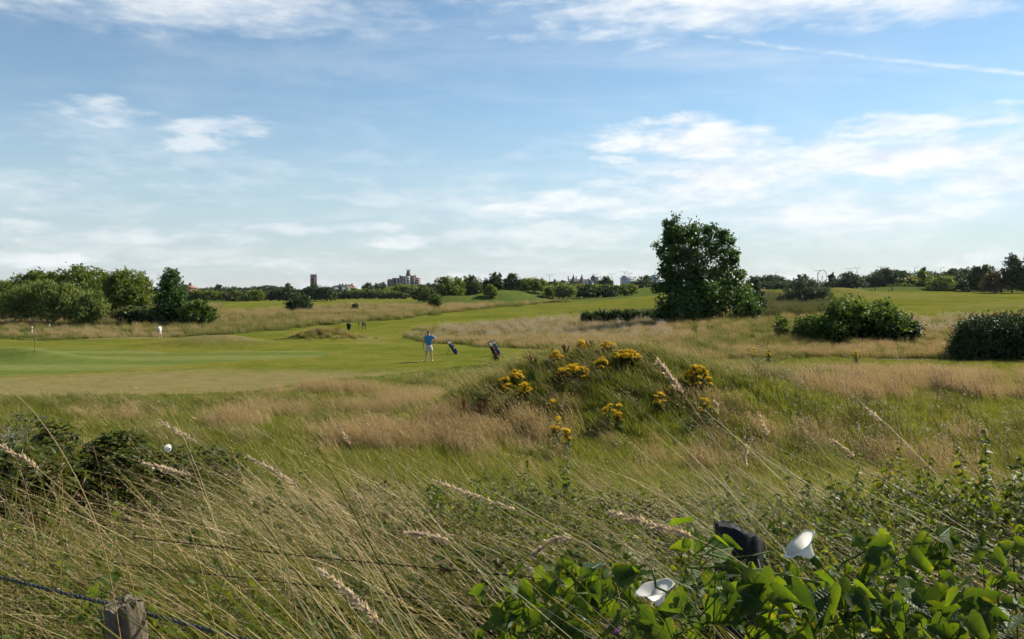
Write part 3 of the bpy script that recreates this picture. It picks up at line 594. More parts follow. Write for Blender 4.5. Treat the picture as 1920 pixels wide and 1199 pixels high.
def windows(parent, x0, x1, z0, z1, y, nx, nz, fw=.5, fh=.5, frame='render_white'):
    """every window: a dark pane in a thin frame standing proud of the wall"""
    cw, ch = (x1 - x0) / nx, (z1 - z0) / nz; w, h = cw * fw, ch * fh
    a = MB().box((0, 0, 0), (w + .2, .10, h + .2)).mesh('window', M[frame]); b = MB().box((0, -.07, 0), (w, .06, h)).mesh('pane', M['window_dark'])
    for i in range(nx):
        for j in range(nz):
            o = link('window', a, parent, ((x0 + (i + .5) * cw), y - .05, z0 + (j + .5) * ch)); link('pane', b, o)
def brick_tower():
    d = 900; x, y, z = spot(588, d); o = empty('brick_tower', (x, y, z), (0, 0, .12), 'square brick tower with corner pinnacles on the left skyline', 'tower')
    h = zrow(517.5, d) - z; w = 5.4
    MB().box((0, 0, h / 2), (w, w, h)).build('shaft', M['brick'], o)
    for sx in (-1, 1):
        for sy in (-1, 1):
            b = MB().box((sx * w / 2, sy * w / 2, (h + 1.0) / 2), (1.2, 1.2, h + 1.0)); b.lathe([(.75, h + 1.0), (.4, h + 1.6), (.05, h + 2.4)], 6, c=(sx * w / 2, sy * w / 2, 0)); b.build('pinnacle', M['brick_dark'], o)
    MB().lathe([(2.3, h), (2.3, h + .6), (1.6, h + 1.4), (.3, h + 1.9)], 10).build('cap', M['slate'], o)
    for q, k in ((0, 0), (1, 1)):
        b = MB(); b.box((0, -w / 2 - .08, h * .62), (1.5, .16, h * .55)); b.lathe([(.75, 0), (.75, .16)], 12)
        b = MB().box((0, -w / 2 - .08, h * .60), (1.5, .16, h * .58)); ob = b.build('belfry_opening', M['window_dark'], o); ob.rotation_euler = (0, 0, math.pi / 2 * q)
    MB().box((0, -w / 2 - .1, h * .9), (w + .3, .3, .5)).build('string_course', M['render_pale'], o)
brick_tower()
def flats():
    d = 900; s = d / F; x, y, z = spot(757, d); o = empty('apartment_block', (x, y, z), (0, 0, 0), 'brick and white block of flats with a roof turret on the skyline', 'building')
    X = lambda px: (px - 757) * s; Zr = lambda py: zrow(py, d) - z
    for (p0, p1, top, dy) in ((725.5, 742, 523.8, 1.5), (742, 749, 522.5, .8), (749, 760, 519.5, 0), (769, 778, 519.5, 0), (778, 786.5, 521, 1.0)):
        MB().box(((X(p0) + X(p1)) / 2, dy + 6, Zr(top) / 2), (X(p1) - X(p0) - .02, 12, Zr(top))).build('wing', M['brick'], o)
        windows(o, X(p0) + .6, X(p1) - .6, 1.0, Zr(top) - .6, dy, max(2, int((p1 - p0) / 3)), 6, .5, .5)
    MB().box(((X(760) + X(769)) / 2, 5.4, Zr(518.6) / 2), (X(769) - X(760) - .02, 13.4, Zr(518.6))).build('central_bay', M['render_white'], o)
    for j in range(6):
        zz = 1.6 + j * (Zr(520) - 1) / 6; bl = MB().box((X(765.4), -1.9, zz), (3.9, 1.2, .9)).build('balcony', M['render_white'], o)
        MB().box((X(765.4), -1.36, zz + 1.2), (3.4, .1, 1.3)).build('recess', M['window_dark'], bl)
        b2 = MB().box((X(782), .3, zz - .5), (3.6, 1.2, .9)).build('balcony', M['render_white'], o)
    for px in (726, 744, 750, 756, 761, 777.5, 786): MB().box((X(px), -.35 if px != 726 else 1.2, Zr(520.5) / 2 - .6), (.7, .7, Zr(520.5) - 1.2)).build('pilaster', M['render_white'], o)
    for p0, p1, zt in ((748, 760, 518.3), (769, 779, 517.6), (735, 748, 522)): MB().box(((X(p0) + X(p1)) / 2, 5, Zr(zt) - .4), (X(p1) - X(p0), 9, 1.2)).build('roof_parapet', M['slate'], o)
    t = MB(); c = (X(764.5), 5, 0); zt = Zr(518.6); t.lathe([(2.9, zt), (2.6, zt + 2.5), (2.3, zt + 3.8), (1.6, zt + 5.2), (1.6, zt + 5.9), (2.1, zt + 6.3), (2.1, zt + 6.9)], 10, c=c)
    tt = t.build('turret', M['brick_dark'], o)
    for k in range(7):
        a = k * .9; MB().tube([(c[0] + 1.9 * math.cos(a), 5 + 1.9 * math.sin(a), zt + 6.8), (c[0] + 2.2 * math.cos(a), 5 + 2.2 * math.sin(a), zt + 8.2)], .16, 5).build('spike', M['slate'], tt)
    MB().box((X(777.5), 4, Zr(516.8)), (1.1, 1.1, 2.0)).build('chimney', M['brick_dark'], o); MB().box((X(749.5), 4, Zr(517.5)), (1.1, 1.1, 2.0)).build('chimney', M['brick_dark'], o)
flats()
def gable_house(px, d, w, eave, ridge, label, wall='render_pale', roof='slate', rz=0.0, dpth=8., chim=True, group=None):
    x, y, z = spot(px, d); o = empty('house', (x, y, z), (0, 0, rz), label, 'house', group); e = zrow(eave, d) - z; r = zrow(ridge, d) - z
    hw, hd = w / 2, dpth / 2
    b = MB().box((0, 0, e / 2), (w, dpth, e)); b.add([(-hw, -hd, e), (hw, -hd, e), (0, -hd, r)], [(0, 1, 2)]); b.add([(-hw, hd, e), (hw, hd, e), (0, hd, r)], [(0, 2, 1)]); b.build('wall', M[wall], o)
    rb = MB(); t = .25
    for sx in (-1, 1):
        n = np.array([sx * (r - e), 0, hw]); n = n / np.linalg.norm(n) * t
        a = [np.array(p, float) for p in ((0, -hd - .4, r), (sx * (hw + .4), -hd - .4, e - .4 * (r - e) / hw), (sx * (hw + .4), hd + .4, e - .4 * (r - e) / hw), (0, hd + .4, r))]
        V = [p + .02 * n / t for p in a] + [p + n for p in a]; rb.add(V, [(0, 1, 2, 3), (4, 7, 6, 5), (0, 4, 5, 1), (1, 5, 6, 2), (2, 6, 7, 3), (3, 7, 4, 0)])
    ro = rb.build('roof', M[roof], o)
    if chim: MB().box((hw * .5, 0, r), (1.0, 1.4, 2.4)).build('chimney', M['brick'], ro)
    windows(o, -hw + .5, hw - .5, max(.6, e - 5.2), e - .2, -hd, 2, 2, .42, .5)
    return o
gable_house(632, 560, 8, 540, 536, 'white gabled house furthest left in the skyline row of houses', 'render_white')
gable_house(638.5, 570, 6, 538.5, 535, 'grey roofed house second in the skyline row of houses')
gable_house(645, 560, 6.5, 540, 535.5, 'narrow white gable in the middle of the skyline houses', 'render_white')
gable_house(651, 575, 6, 539.5, 536.5, 'low tiled house right in the skyline row', 'render_pale', 'tile_roof')
gable_house(657, 600, 5.2, 537, 534.8, 'tall brick house with chimney at the right end of the houses', 'brick', 'tile_roof')
gable_house(350, 430, 8, 540, 534.5, 'red roofed house glimpsed beside the dark upright tree', 'brick', 'tile_roof')
def church():
    d = 700; x, y, z = spot(1083, d); s = d / F; o = empty('church', (x, y, z), (0, 0, 0), 'dark church with two pointed spires on the skyline', 'church'); Z = lambda py: zrow(py, d) - z
    for px, top in ((1075.2, 514.5), (1091, 513.2)):
        c = ((px - 1083) * s, 0, 0); w = 3.0; MB().box((c[0], 0, Z(524) / 2), (w, w, Z(524))).build('tower', M['brick_dark'], o)
        MB().lathe([(w * .62, Z(524)), (w * .25, Z(519.5)), (.06, Z(top))], 8, c=c).build('spire', M['slate'], o)
    bb = MB(); e, r = Z(528), Z(523.5); x0, x1 = -17 * s, 20 * s
    bb.box(((x0 + x1) / 2, 4, e / 2), (x1 - x0, 8, e)); bb.build('nave', M['brick_dark'], o)
    MB().add([(x0, 0, e), (x1, 0, e), (x1, 8, e), (x0, 8, e), (x0, 4, r), (x1, 4, r)], [(0, 1, 5, 4), (2, 3, 4, 5)]).add([(x0, 0, e), (x0, 8, e), (x0, 4, r)], [(0, 2, 1)]).add([(x1, 0, e), (x1, 8, e), (x1, 4, r)], [(0, 1, 2)]).build('roof', M['slate'], o)
    for px in (1066, 1081): MB().box(((px - 1083) * s, 4, Z(522)), (.9, .9, 3.2)).build('chimney', M['brick_dark'], o)
    windows(o, x0 + 1, x1 - 1, 1, e - .4, -.02, 7, 1, .4, .7, 'render_pale')
church()
gable_house(1101, 690, 5, 529, 525, 'white gabled house right of the church spires', 'render_white')
gable_house(1107.5, 690, 4, 528.5, 524.5, 'second white gable right of the church spires', 'render_white')
def slab(px, d, wpx, top, label, mat, nx, nz, steps=()):
    x, y, z = spot(px, d); s = d / F; w = wpx * s; h = zrow(top, d) - z; o = empty('apartment_block', (x, y, z), (0, 0, 0), label, 'building')
    MB().box((0, 6, h / 2), (w, 12, h)).build('wall', M[mat], o); windows(o, -w / 2 + .8, w / 2 - .8, 1.2, h - .8, 0, nx, nz, .55, .5, 'render_pale')
    rf = MB().box((0, 6, h + .25), (w + .5, 12.5, .5)).build('roof', M['slate'], o)
    for ox, ww, hh in steps: MB().box((ox * w, 6, h + .5 + hh / 2), (ww * w, 6, hh)).build('plant_room', M[mat], rf)
    return o
slab(1116, 760, 13, 520.5, 'grey flat roofed block between white gables and dark tree', 'slate', 5, 4, ((-.2, .3, 1.6),))
slab(1178, 900, 25, 521.5, 'pale low apartment block left of the domed dark tree', 'render_pale', 9, 5, ((-.25, .3, 2.2),))
slab(1228, 900, 20, 518.8, 'pale tall apartment block beside the lone tree', 'render_pale', 6, 6, ((.1, .5, 1.6),))
def wheel():
    d = 1500; x, y, z = spot(1542, d); s = d / F; o = empty('ferris_wheel', (x, y, z), (0, 0, .5), 'faint distant ferris wheel above the right-hand trees', 'ferris wheel'); zc = zrow(519, d) - z; r = 12.5 * s
    th = np.linspace(0, 2 * math.pi, 49); P = lambda q, oy=0: np.stack([q * np.cos(th), np.full(49, oy), zc + q * np.sin(th)], 1)
    MB().tube(P(r), .34, 5, cap=False).tube(P(r * .93), .2, 5, cap=False).build('rim', M['steel_grey'], o)
    for k in range(12):
        a = k * math.pi / 6; MB().tube([(0, 0, zc), (r * math.cos(a), 0, zc + r * math.sin(a))], .07, 4).build('spoke', M['steel_grey'], o)
        MB().lathe([(.5, -.9), (.7, -.4), (.7, .3), (.3, .7)], 8, c=(r * 1.03 * math.cos(a), 0, zc + r * 1.03 * math.sin(a))).build('gondola', M['render_pale'], o)
    for sx in (-1, 1): MB().tube([(0, .5, zc), (sx * r * .45, 2, 0)], .3, 6).build('leg', M['steel_grey'], o)
    MB().ball((0, 0, zc), .9).build('hub', M['steel_grey'], o)
wheel()
def lamp(px, d, top, kind, label):
    x, y, z = spot(px, d); h = zrow(top, d) - z; o = empty('lamp_post', (x, y, z), (0, 0, 0), label, 'lamp post', 'tall lamp posts on the skyline')
    MB().tube([(0, 0, 0), (0, 0, h)], [.22, .14], 6).build('pole', M['steel_grey'], o)
    for sx in ((-1, 1) if kind == 2 else (1,)):
        a = MB().tube([(0, 0, h - .1), (sx * 1.5, 0, h + .25)], .10, 5).build('arm', M['steel_grey'], o); MB().box((sx * 2.0, 0, h + .3), (1.5, .5, .26)).build('lamp_head', M['slate'], a)
for px, d, tp, k, lb in ((1030.5, 620, 516.5, 2, 'lone lamp post left of the church'), (1116, 640, 515, 2, 'lamp post right of the church spires'), (1147, 640, 514, 2, 'lamp post above the dark round tree right of the church'),
                         (1170.5, 640, 510.5, 2, 'tallest lamp post, over the pale low apartment block'), (1177.5, 640, 512.8, 2, 'middle lamp post over the pale low apartment block'), (1181, 700, 514, 1, 'short single lamp over the pale low apartment block'),
                         (1454, 600, 511, 1, 'lamp post above the wood right of the lone tree'), (1533, 640, 508, 2, 'lamp post beside the faint wheel'), (1592, 640, 504.5, 2, 'lamp post above the silvery round tree'), (1607, 640, 503, 2, 'lamp post right of the silvery round tree'),
                         (1650, 620, 500.5, 2, 'lamp post above the dark row on the right'), (1657, 620, 502, 1, 'short lamp beside the one above the dark row'), (1715, 620, 502, 1, 'lamp post left of the small dark right treetop'), (1764, 620, 503, 1, 'lamp post behind the wide flat-topped tree')):
    lamp(px, d, tp, k, lb)
# ------------------------------------------------------------------ golfers, bags, course furniture
M['skin'] = mat_plain('skin', (.42, .25, .18), .55, var=.06)
M['hair'] = mat_plain('hair', (.10, .075, .055), .6, var=.2)
M['shirt_blue'] = mat_plain('shirt_blue', (.045, .20, .40), .8, var=.12, nscale=6)
M['shirt_white'] = mat_plain('shirt_white', (.78, .76, .78), .8, var=.05)
M['shirt_grey'] = mat_plain('shirt_grey', (.28, .28, .30), .8, var=.1)
M['shirt_dark'] = mat_plain('shirt_dark', (.04, .045, .06), .8, var=.1)
M['shorts_stone'] = mat_plain('shorts_stone', (.50, .46, .42), .8, var=.08)
M['trousers_grey'] = mat_plain('trousers_grey', (.10, .10, .11), .8, var=.1)
M['shoe_white'] = mat_plain('shoe_white', (.55, .55, .55), .5, var=.05)
M['black'] = mat_plain('black', (.012, .012, .014), .5, var=.2)
M['navy'] = mat_plain('navy', (.016, .035, .085), .5, var=.2)
M['blue_cloth'] = mat_plain('blue_cloth', (.04, .10, .24), .55, var=.2)
M['red_cloth'] = mat_plain('red_cloth', (.40, .05, .05), .6, var=.1)
M['steel'] = mat_plain('steel', (.55, .55, .56), .28, 1.0, var=.05)
M['grip'] = mat_plain('grip', (.02, .02, .02), .8, var=.1)
M['rubber'] = mat_plain('rubber', (.015, .015, .015), .8, var=.2)
M['bin_green'] = mat_plain('bin_green', (.012, .018, .016), .5, var=.2)
M['post_wood'] = mat_bark('post_wood', (.06, .05, .04), (.13, .11, .085), 12)
M['sign_board'] = mat_plain('sign_board', (.30, .32, .38), .5, var=.15, nscale=12)
M['sign_blue'] = mat_plain('sign_blue', (.06, .07, .16), .5, var=.1)
M['white_paint'] = mat_plain('white_paint', (.75, .75, .74), .5, var=.05)
M['flag_red'] = mat_plain('flag_red', (.45, .05, .04), .7, var=.1)
def skin_mesh(chains, name, mat, sub=2, root=0):
    """chains: lists of (key, pos, radius); same key = shared joint; grown with the Skin modifier into one closed surface"""
    idx = {}; V = []; Rd = []; E = []
    for ch in chains:
        prev = None
        for key, p, r in ch:
            if key not in idx: idx[key] = len(V); V.append(p); Rd.append(r)
            if prev is not None: E.append((prev, idx[key]))
            prev = idx[key]
    me = bpy.data.meshes.new('tmp'); me.from_pydata(V, E, []); o = bpy.data.objects.new('tmp', me); COL.objects.link(o)
    sk = o.modifiers.new('s', 'SKIN'); sk.use_smooth_shade = True
    for i, r in enumerate(Rd):
        d = me.skin_vertices[0].data[i]; d.radius = r if hasattr(r, '__len__') else (r, r); d.use_root = (i == root)
    ss = o.modifiers.new('u', 'SUBSURF'); ss.levels = sub; ss.render_levels = sub
    dg = bpy.context.evaluated_depsgraph_get(); m2 = bpy.data.meshes.new_from_object(o.evaluated_get(dg)); m2.name = name
    bpy.data.objects.remove(o); bpy.data.meshes.remove(me); m2.materials.clear(); m2.materials.append(mat)
    m2.polygons.foreach_set('use_smooth', np.ones(len(m2.polygons), bool)); return m2
def add_to(me, b):
    """append shapes to an existing mesh (same material)"""
    t = b.mesh('t', me.materials[0], True); bm = bmesh.new(); bm.from_mesh(me); bm.from_mesh(t); bm.to_mesh(me); bm.free(); bpy.data.meshes.remove(t); return me
def person(loc, yaw, H, label, cols, pose, group=None, fingers=False, hat=None):
    o = empty('person', loc, (0, 0, yaw), label, 'person', group); k = H / 1.78; o.scale = (k, k, k)
    P = dict(pel=(0, 0, .95), sp=(0, .01, 1.14), ch=(0, .0, 1.34), nk=(0, .0, 1.49), h0=(0, .02, 1.58), h1=(0, .03, 1.66), h2=(0, .02, 1.73),
             shL=(-.17, 0, 1.43), elL=(-.24, 0, 1.16), wrL=(-.25, .06, .92), haL=(-.25, .08, .84), shR=(.17, 0, 1.43), elR=(.24, 0, 1.16), wrR=(.25, .06, .92), haR=(.25, .08, .84),
             hiL=(-.09, 0, .90), knL=(-.10, .01, .50), anL=(-.11, -.01, .09), toL=(-.13, .15, .04), hiR=(.09, 0, .90), knR=(.10, .01, .50), anR=(.11, -.01, .09), toR=(.13, .15, .04))
    P.update(pose); v = lambda a: P[a]; mix = lambda a, b, t: tuple(np.array(P[a]) * (1 - t) + np.array(P[b]) * t)
    ch = [[('pel', v('pel'), (.145, .11)), ('sp', v('sp'), (.135, .10)), ('ch', v('ch'), (.155, .11)), ('nk', v('nk'), .062), ('h0', v('h0'), (.068, .078)), ('h1', v('h1'), (.076, .092)), ('h2', v('h2'), (.058, .072))]]
    for s in 'LR':
        hand = np.array(v('ha' + s)); wr = np.array(v('wr' + s)); dr = norm(hand - wr)
        ch.append([('ch', v('ch'), 0), ('sh' + s, v('sh' + s), .066), ('ua' + s, mix('sh' + s, 'el' + s, .5), .052), ('el' + s, v('el' + s), .043), ('fa' + s, mix('el' + s, 'wr' + s, .35), .044), ('wr' + s, v('wr' + s), .030), ('ha' + s, v('ha' + s), (.042, .022))])
        ch.append([('pel', v('pel'), 0), ('hi' + s, v('hi' + s), .098), ('th' + s, mix('hi' + s, 'kn' + s, .5), .082), ('kn' + s, v('kn' + s), .058), ('ca' + s, mix('kn' + s, 'an' + s, .3), .060), ('an' + s, v('an' + s), .038), ('to' + s, v('to' + s), .036)])
        if fingers:
            side = norm(np.cross(dr, (0, 1, 0))) if abs(dr[1]) < .9 else np.array([1., 0, 0]); nrm = np.cross(side, dr); inw = -1 if s == 'R' else 1
            for i, (off, ln) in enumerate(((-.030, .062), (-.010, .075), (.010, .070), (.028, .055))):
                b0 = hand + side * off + dr * .02; ch.append([('ha' + s, v('ha' + s), 0), (f'f{s}{i}', tuple(b0 + dr * .012), .0095), (f'g{s}{i}', tuple(b0 + dr * ln * .6 + nrm * .012), .009), (f'k{s}{i}', tuple(b0 + dr * ln * .8 + nrm * .035), .008)])
            ch.append([('wr' + s, v('wr' + s), 0), (f't{s}', tuple(wr + dr * .03 + nrm * .03 - side * .03), .012), (f'u{s}', tuple(wr + dr * .065 + nrm * .05 - side * .035), .010)])
    body = skin_mesh(ch, 'body', M['skin'], 2)
    b = MB(); hx, hy, hz = P['h1']; b.ball((hx, hy + .092, hz - .01), (.014, .02, .022), 6, 5)
    for sx in (-1, 1): b.ball((hx + sx * .082, hy, hz - .01), (.014, .024, .032), 6, 5)
    add_to(body, b); link('body', body, o)
    e = MB()
    for sx in (-1, 1): e.ball((hx + sx * .03, hy + .084, hz + .012), .010, 6, 5)
    e.box((hx, hy + .088, hz - .055), (.045, .012, .008)); e.build('face', M['black'], o)
    hr = MB(); n, m = 12, 6
    Vh = [(hx + .086 * math.sin(a) * math.cos(t), hy - .012 + .104 * math.sin(a) * math.sin(t), hz + .012 + .105 * math.cos(a)) for a in np.linspace(0, 1.75, m + 1) for t in np.arange(n) * 2 * math.pi / n]
    Fh = [[i * n + j, (i + 1) * n + j, (i + 1) * n + (j + 1) % n, i * n + (j + 1) % n] for i in range(m) for j in range(n) if not (i >= 4 and math.sin((j + .5) * 2 * math.pi / n) > .25)]
    hr.add(Vh, Fh).build('hat' if hat else 'hair', M[hat or 'hair'], o, smooth=True)
    sh = [[('pel', (P['pel'][0], P['pel'][1], P['pel'][2] - .05), (.20, .16)), ('sp', v('sp'), (.185, .15)), ('ch', v('ch'), (.205, .165)), ('nk', tuple(np.array(v('nk')) - [0, 0, .01]), (.095, .09))]]
    for s in 'LR': sh.append([('ch', v('ch'), 0), ('sh' + s, v('sh' + s), .098), ('ua' + s, mix('sh' + s, 'el' + s, .42), .088), ('ub' + s, mix('sh' + s, 'el' + s, .64), .088)])
    link('shirt', skin_mesh(sh, 'shirt', M[cols[0]], 2), o)
    ln = .86 if cols[1].startswith('shorts') else None; st = [[('pel', v('pel'), (.19, .15)), ('pt', tuple(np.array(v('pel')) + [0, 0, .09]), (.18, .145))]]
    for s in 'LR':
        c = [('pel', v('pel'), 0), ('hi' + s, v('hi' + s), .128), ('th' + s, mix('hi' + s, 'kn' + s, .5), .122)]
        c += [('kn' + s, mix('hi' + s, 'kn' + s, .92), .115)] if ln else [('kn' + s, v('kn' + s), .078), ('an' + s, mix('kn' + s, 'an' + s, .95), .062)]
        st.append(c)
    link('shorts' if ln else 'trousers', skin_mesh(st, 'shorts', M[cols[1]], 2), o)
    for s in 'LR':
        a, t = np.array(P['an' + s]), np.array(P['to' + s]); hd = norm(t - a); hd[2] = 0
        q = skin_mesh([[('a', tuple(a - hd * .04 + [0, 0, -.035]), (.052, .042)), ('b', tuple(a * .5 + t * .5 + [0, 0, -.02]), (.050, .040)), ('c', tuple(t + [0, 0, .004]), (.046, .032))]], 'shoe', M[cols[2]], 1); link('shoe', q, o)
    return o
def gp(px, py, d=None):
    if d is None: p = hit(px, py, terrain); x, d = p
    else: x = (px - CX) / F * d
    return (float(x), float(d), tz(x, d))
# the golfer on the near fairway, back to the camera, left hand on a club, right hand on the hip
g1 = gp(804, 678)
person(g1, .12, 1.80, 'golfer in bright blue shirt and pale shorts leaning on a club', ('shirt_blue', 'shorts_stone', 'shoe_white'),
       dict(shL=(-.185, 0, 1.43), elL=(-.26, .02, 1.17), wrL=(-.30, .09, .95), haL=(-.315, .11, .87), shR=(.185, 0, 1.44), elR=(.42, -.03, 1.26), wrR=(.27, .05, 1.10), haR=(.205, .075, 1.05),
            hiL=(-.10, 0, .90), knL=(-.13, .02, .50), anL=(-.15, -.01, .09), toL=(-.20, .14, .04), knR=(.14, .02, .50), anR=(.17, -.01, .09), toR=(.22, .14, .04), h1=(-.02, .035, 1.66), h2=(-.025, .02, 1.74)), fingers=True)
def club(loc, rot, label=None, parent=None, head='iron', L=1.0):
    o = empty('golf_club', loc, rot, label, 'golf club')
    MB().tube([(0, 0, .02), (0, 0, L - .24)], .007, 6).build('shaft', M['steel'], o); MB().tube([(0, 0, L - .25), (0, 0, L)], [.010, .014], 8).build('grip', M['grip'], o)
    MB().add([(-.01, -.01, 0), (.085, -.012, .0), (.09, -.004, .055), (-.01, -.004, .03), (-.01, .01, 0), (.085, .012, 0), (.09, .004, .055), (-.01, .004, .03)], [(0, 1, 2, 3), (4, 7, 6, 5), (0, 4, 5, 1), (1, 5, 6, 2), (2, 6, 7, 3), (3, 7, 4, 0)]).build('head', M['steel'], o)
    return o
cx, cy, cz = g1[0] - .33, g1[1] + .10, g1[2]
club((cx - .02, cy + .06, tz(cx, cy)), (R(3), R(0), R(200)), 'golf club propped upright under the blue-shirted golfer\'s hand', L=.93)
def golf_bag(loc, yaw, tilt, label, body='navy', pocket='blue_cloth', legs=True, nclub=9, lean=0.0):
    """bag stands on its base and leans; local z runs up the bag, the root sits at the base"""
    o = empty('golf_bag', loc, (0, 0, yaw), label, 'golf bag'); o.scale = (.92,) * 3; T = Matrix.Rotation(tilt, 4, 'Y')
    def put(b, name, mat, parent=None, smooth=True):
        ob = b.build(name, M[mat], parent or o, smooth=smooth)
        if parent is None: ob.matrix_local = T
        return ob
    put(MB().lathe([(.115, .0), (.125, .04), (.120, .4), (.115, .62), (.125, .80), (.122, .84)], 18, sy=.85), 'body', body)
    put(MB().lathe([(.128, -.015), (.135, .0), (.135, .07), (.127, .08)], 18, sy=.85), 'base', 'black'); put(MB().lathe([(.124, .82), (.136, .825), (.136, .87), (.120, .875)], 18, sy=.85), 'collar', 'black')
    for (z0, z1, wx, off) in ((.10, .42, .15, .125), (.50, .72, .12, .115)):
        bm = bmesh.new(); bmesh.ops.create_cube(bm, size=1); bmesh.ops.scale(bm, vec=(.09, wx, z1 - z0), verts=bm.verts); bmesh.ops.bevel(bm, geom=bm.edges[:], offset=.025, segments=2, affect='EDGES'); bmesh.ops.translate(bm, vec=(off + .01, 0, (z0 + z1) / 2), verts=bm.verts)
        me = bpy.data.meshes.new('pocket'); bm.to_mesh(me); bm.free(); me.materials.append(M[pocket]); ob = link('pocket', me, o); ob.matrix_local = T
    put(MB().tube([(.02, -.12, .74), (.03, -.20, .6), (.03, -.22, .45), (.02, -.19, .3), (.01, -.11, .2)], .018, 6), 'strap', 'black')
    r = np.random.default_rng(len(label))
    for i in range(nclub):
        a = i * 2.4; q = .085 * math.sqrt((i + .5) / nclub); x, y = q * math.cos(a), q * math.sin(a) * .85; L = .98 + .16 * r.random()
        c = put(MB().tube([(x, y, .7), (x * 1.25, y * 1.25, L)], .009, 5), 'club', 'steel'); wood = i % 4 == 0
        hb = MB().ball((x * 1.25, y * 1.25, L + .03), (.05, .045, .06) if wood else (.020, .045, .035), 8, 6); hb.build('club_head', M['black' if wood else 'steel'], c, smooth=True)
    if legs:
        up = T @ Vector((-.11, 0, .72))
        for sy in (-1, 1): MB().tube([tuple(up + Vector((0, .05 * sy, 0))), (up.x * 1.0 - .16 * (1 if tilt < 0 else -1), .22 * sy, .01)], .010, 6).build('stand_leg', M['black'], o)
    return o
b1 = gp(856, 664.5); golf_bag(b1, 0.1, R(-33), 'blue golf bag on its stand, behind the blue-shirted golfer')
b2 = gp(936, 668); golf_bag((b2[0], b2[1], b2[2] + .02), -.15, R(-24), 'blue golf bag standing behind the black bag on the trolley', 'navy', 'blue_cloth')
b3 = gp(925, 676.5)
def trolley(loc, yaw, label, k=1.0):
    o = empty('golf_trolley', loc, (0, 0, yaw), label, 'golf trolley'); o.scale = (k, k, k)
    for sy in (-1, 1):
        w = MB(); th = np.linspace(0, 2 * math.pi, 21); w.tube(np.stack([.14 + .115 * np.cos(th), np.full(21, sy * .28), .135 + .115 * np.sin(th)], 1), .022, 7, cap=False); wo = w.build('wheel', M['rubber'], o, smooth=True)
        hb = MB()
        for q in range(5):
            a = q * 1.2566; hb.tube([(.14, sy * .28, .135), (.14 + .11 * math.cos(a), sy * .28, .135 + .11 * math.sin(a))], .012, 5)
        hb.ball((.14, sy * .28, .135), .03, 8, 6); hb.build('hub', M['black'], wo)
    MB().tube([(.14, -.28, .135), (.14, .28, .135)], .014, 6).build('axle', M['black'], o)
    MB().tube([(.22, 0, .08), (.10, 0, .25), (-.26, 0, .92), (-.36, 0, 1.02)], .017, 7).tube([(-.36, -.10, 1.02), (-.36, .10, 1.02)], .017, 7).build('frame', M['black'], o)
    MB().tube([(.10, 0, .25), (-.24, 0, .03)], .013, 6).build('prop_leg', M['black'], o)
    MB().tube([(.22, -.12, .10), (.25, 0, .07), (.22, .12, .10)], .016, 6).build('bag_cradle', M['black'], o); return o
trolley((b3[0], b3[1], b3[2]), .25, 'two-wheeled black trolley carrying the front golf bag')
golf_bag((b3[0] + .21, b3[1] - .02, b3[2] + .13), .25, R(-26), 'black golf bag with red trim resting on the trolley', 'black', 'red_cloth', legs=False)
# people further off
w2 = gp(300, 0, 86.0)
person(w2, 1.2, 1.62, 'stooping man in white shirt and grey shorts before the left rough', ('shirt_white', 'shorts_stone', 'shoe_white'),
       dict(ch=(0, .06, 1.32), nk=(0, .11, 1.46), h0=(0, .15, 1.54), h1=(0, .19, 1.60), h2=(0, .20, 1.67), shL=(-.17, .07, 1.40), shR=(.17, .07, 1.40), elL=(-.22, .12, 1.14), elR=(.22, .12, 1.14), wrL=(-.12, .30, 1.02), haL=(-.08, .36, .99), wrR=(.12, .30, 1.02), haR=(.08, .36, .99), anR=(.11, -.14, .11), toR=(.12, .01, .04), knR=(.10, .03, .5)), hat='shirt_dark')
w3 = gp(731, 0, 262.0)
walk = dict(knL=(-.10, .12, .52), anL=(-.10, .16, .10), toL=(-.11, .31, .05), anR=(.10, -.22, .13), toR=(.10, -.08, .05), wrL=(-.24, .20, .98), haL=(-.24, .26, .94), wrR=(.22, -.06, .92), haR=(.22, -.04, .85))
person(w3, 1.3, 1.8, 'grey-topped golfer walking on the far left fairway', ('shirt_grey', 'trousers_grey', 'black'), walk)
t3 = gp(721, 0, 261.0); trolley(t3, math.pi, 'dark trolley ahead of the grey-topped far golfer'); golf_bag((t3[0] - .21, t3[1], t3[2] + .13), math.pi, R(-26), 'dark bag on the trolley on the far left fairway', 'black', 'black', legs=False, nclub=5)
for i, (px, d, sh, lb) in enumerate(((1603.5, 262, 'shirt_grey', 'leftmost of the three far golfers on the right fairway'), (1641, 265, 'shirt_dark', 'middle one of the three far golfers on the right fairway'), (1672.5, 270, 'shirt_dark', 'rightmost of the three far golfers on the right fairway'))):
    w = gp(px, 0, d); person(w, 1.0 - .3 * i, 1.8, lb, (sh, 'trousers_grey', 'black'), walk, 'golfers walking up the right fairway')
    q = gp(px - 5, 0, d - 1.0); golf_bag(q, .2, R(-28), ['bag beside the leftmost far golfer', 'bag beside the middle far golfer', 'bag beside the rightmost far golfer'][i] + ' on the right fairway', 'black', 'trousers_grey', True, 4)
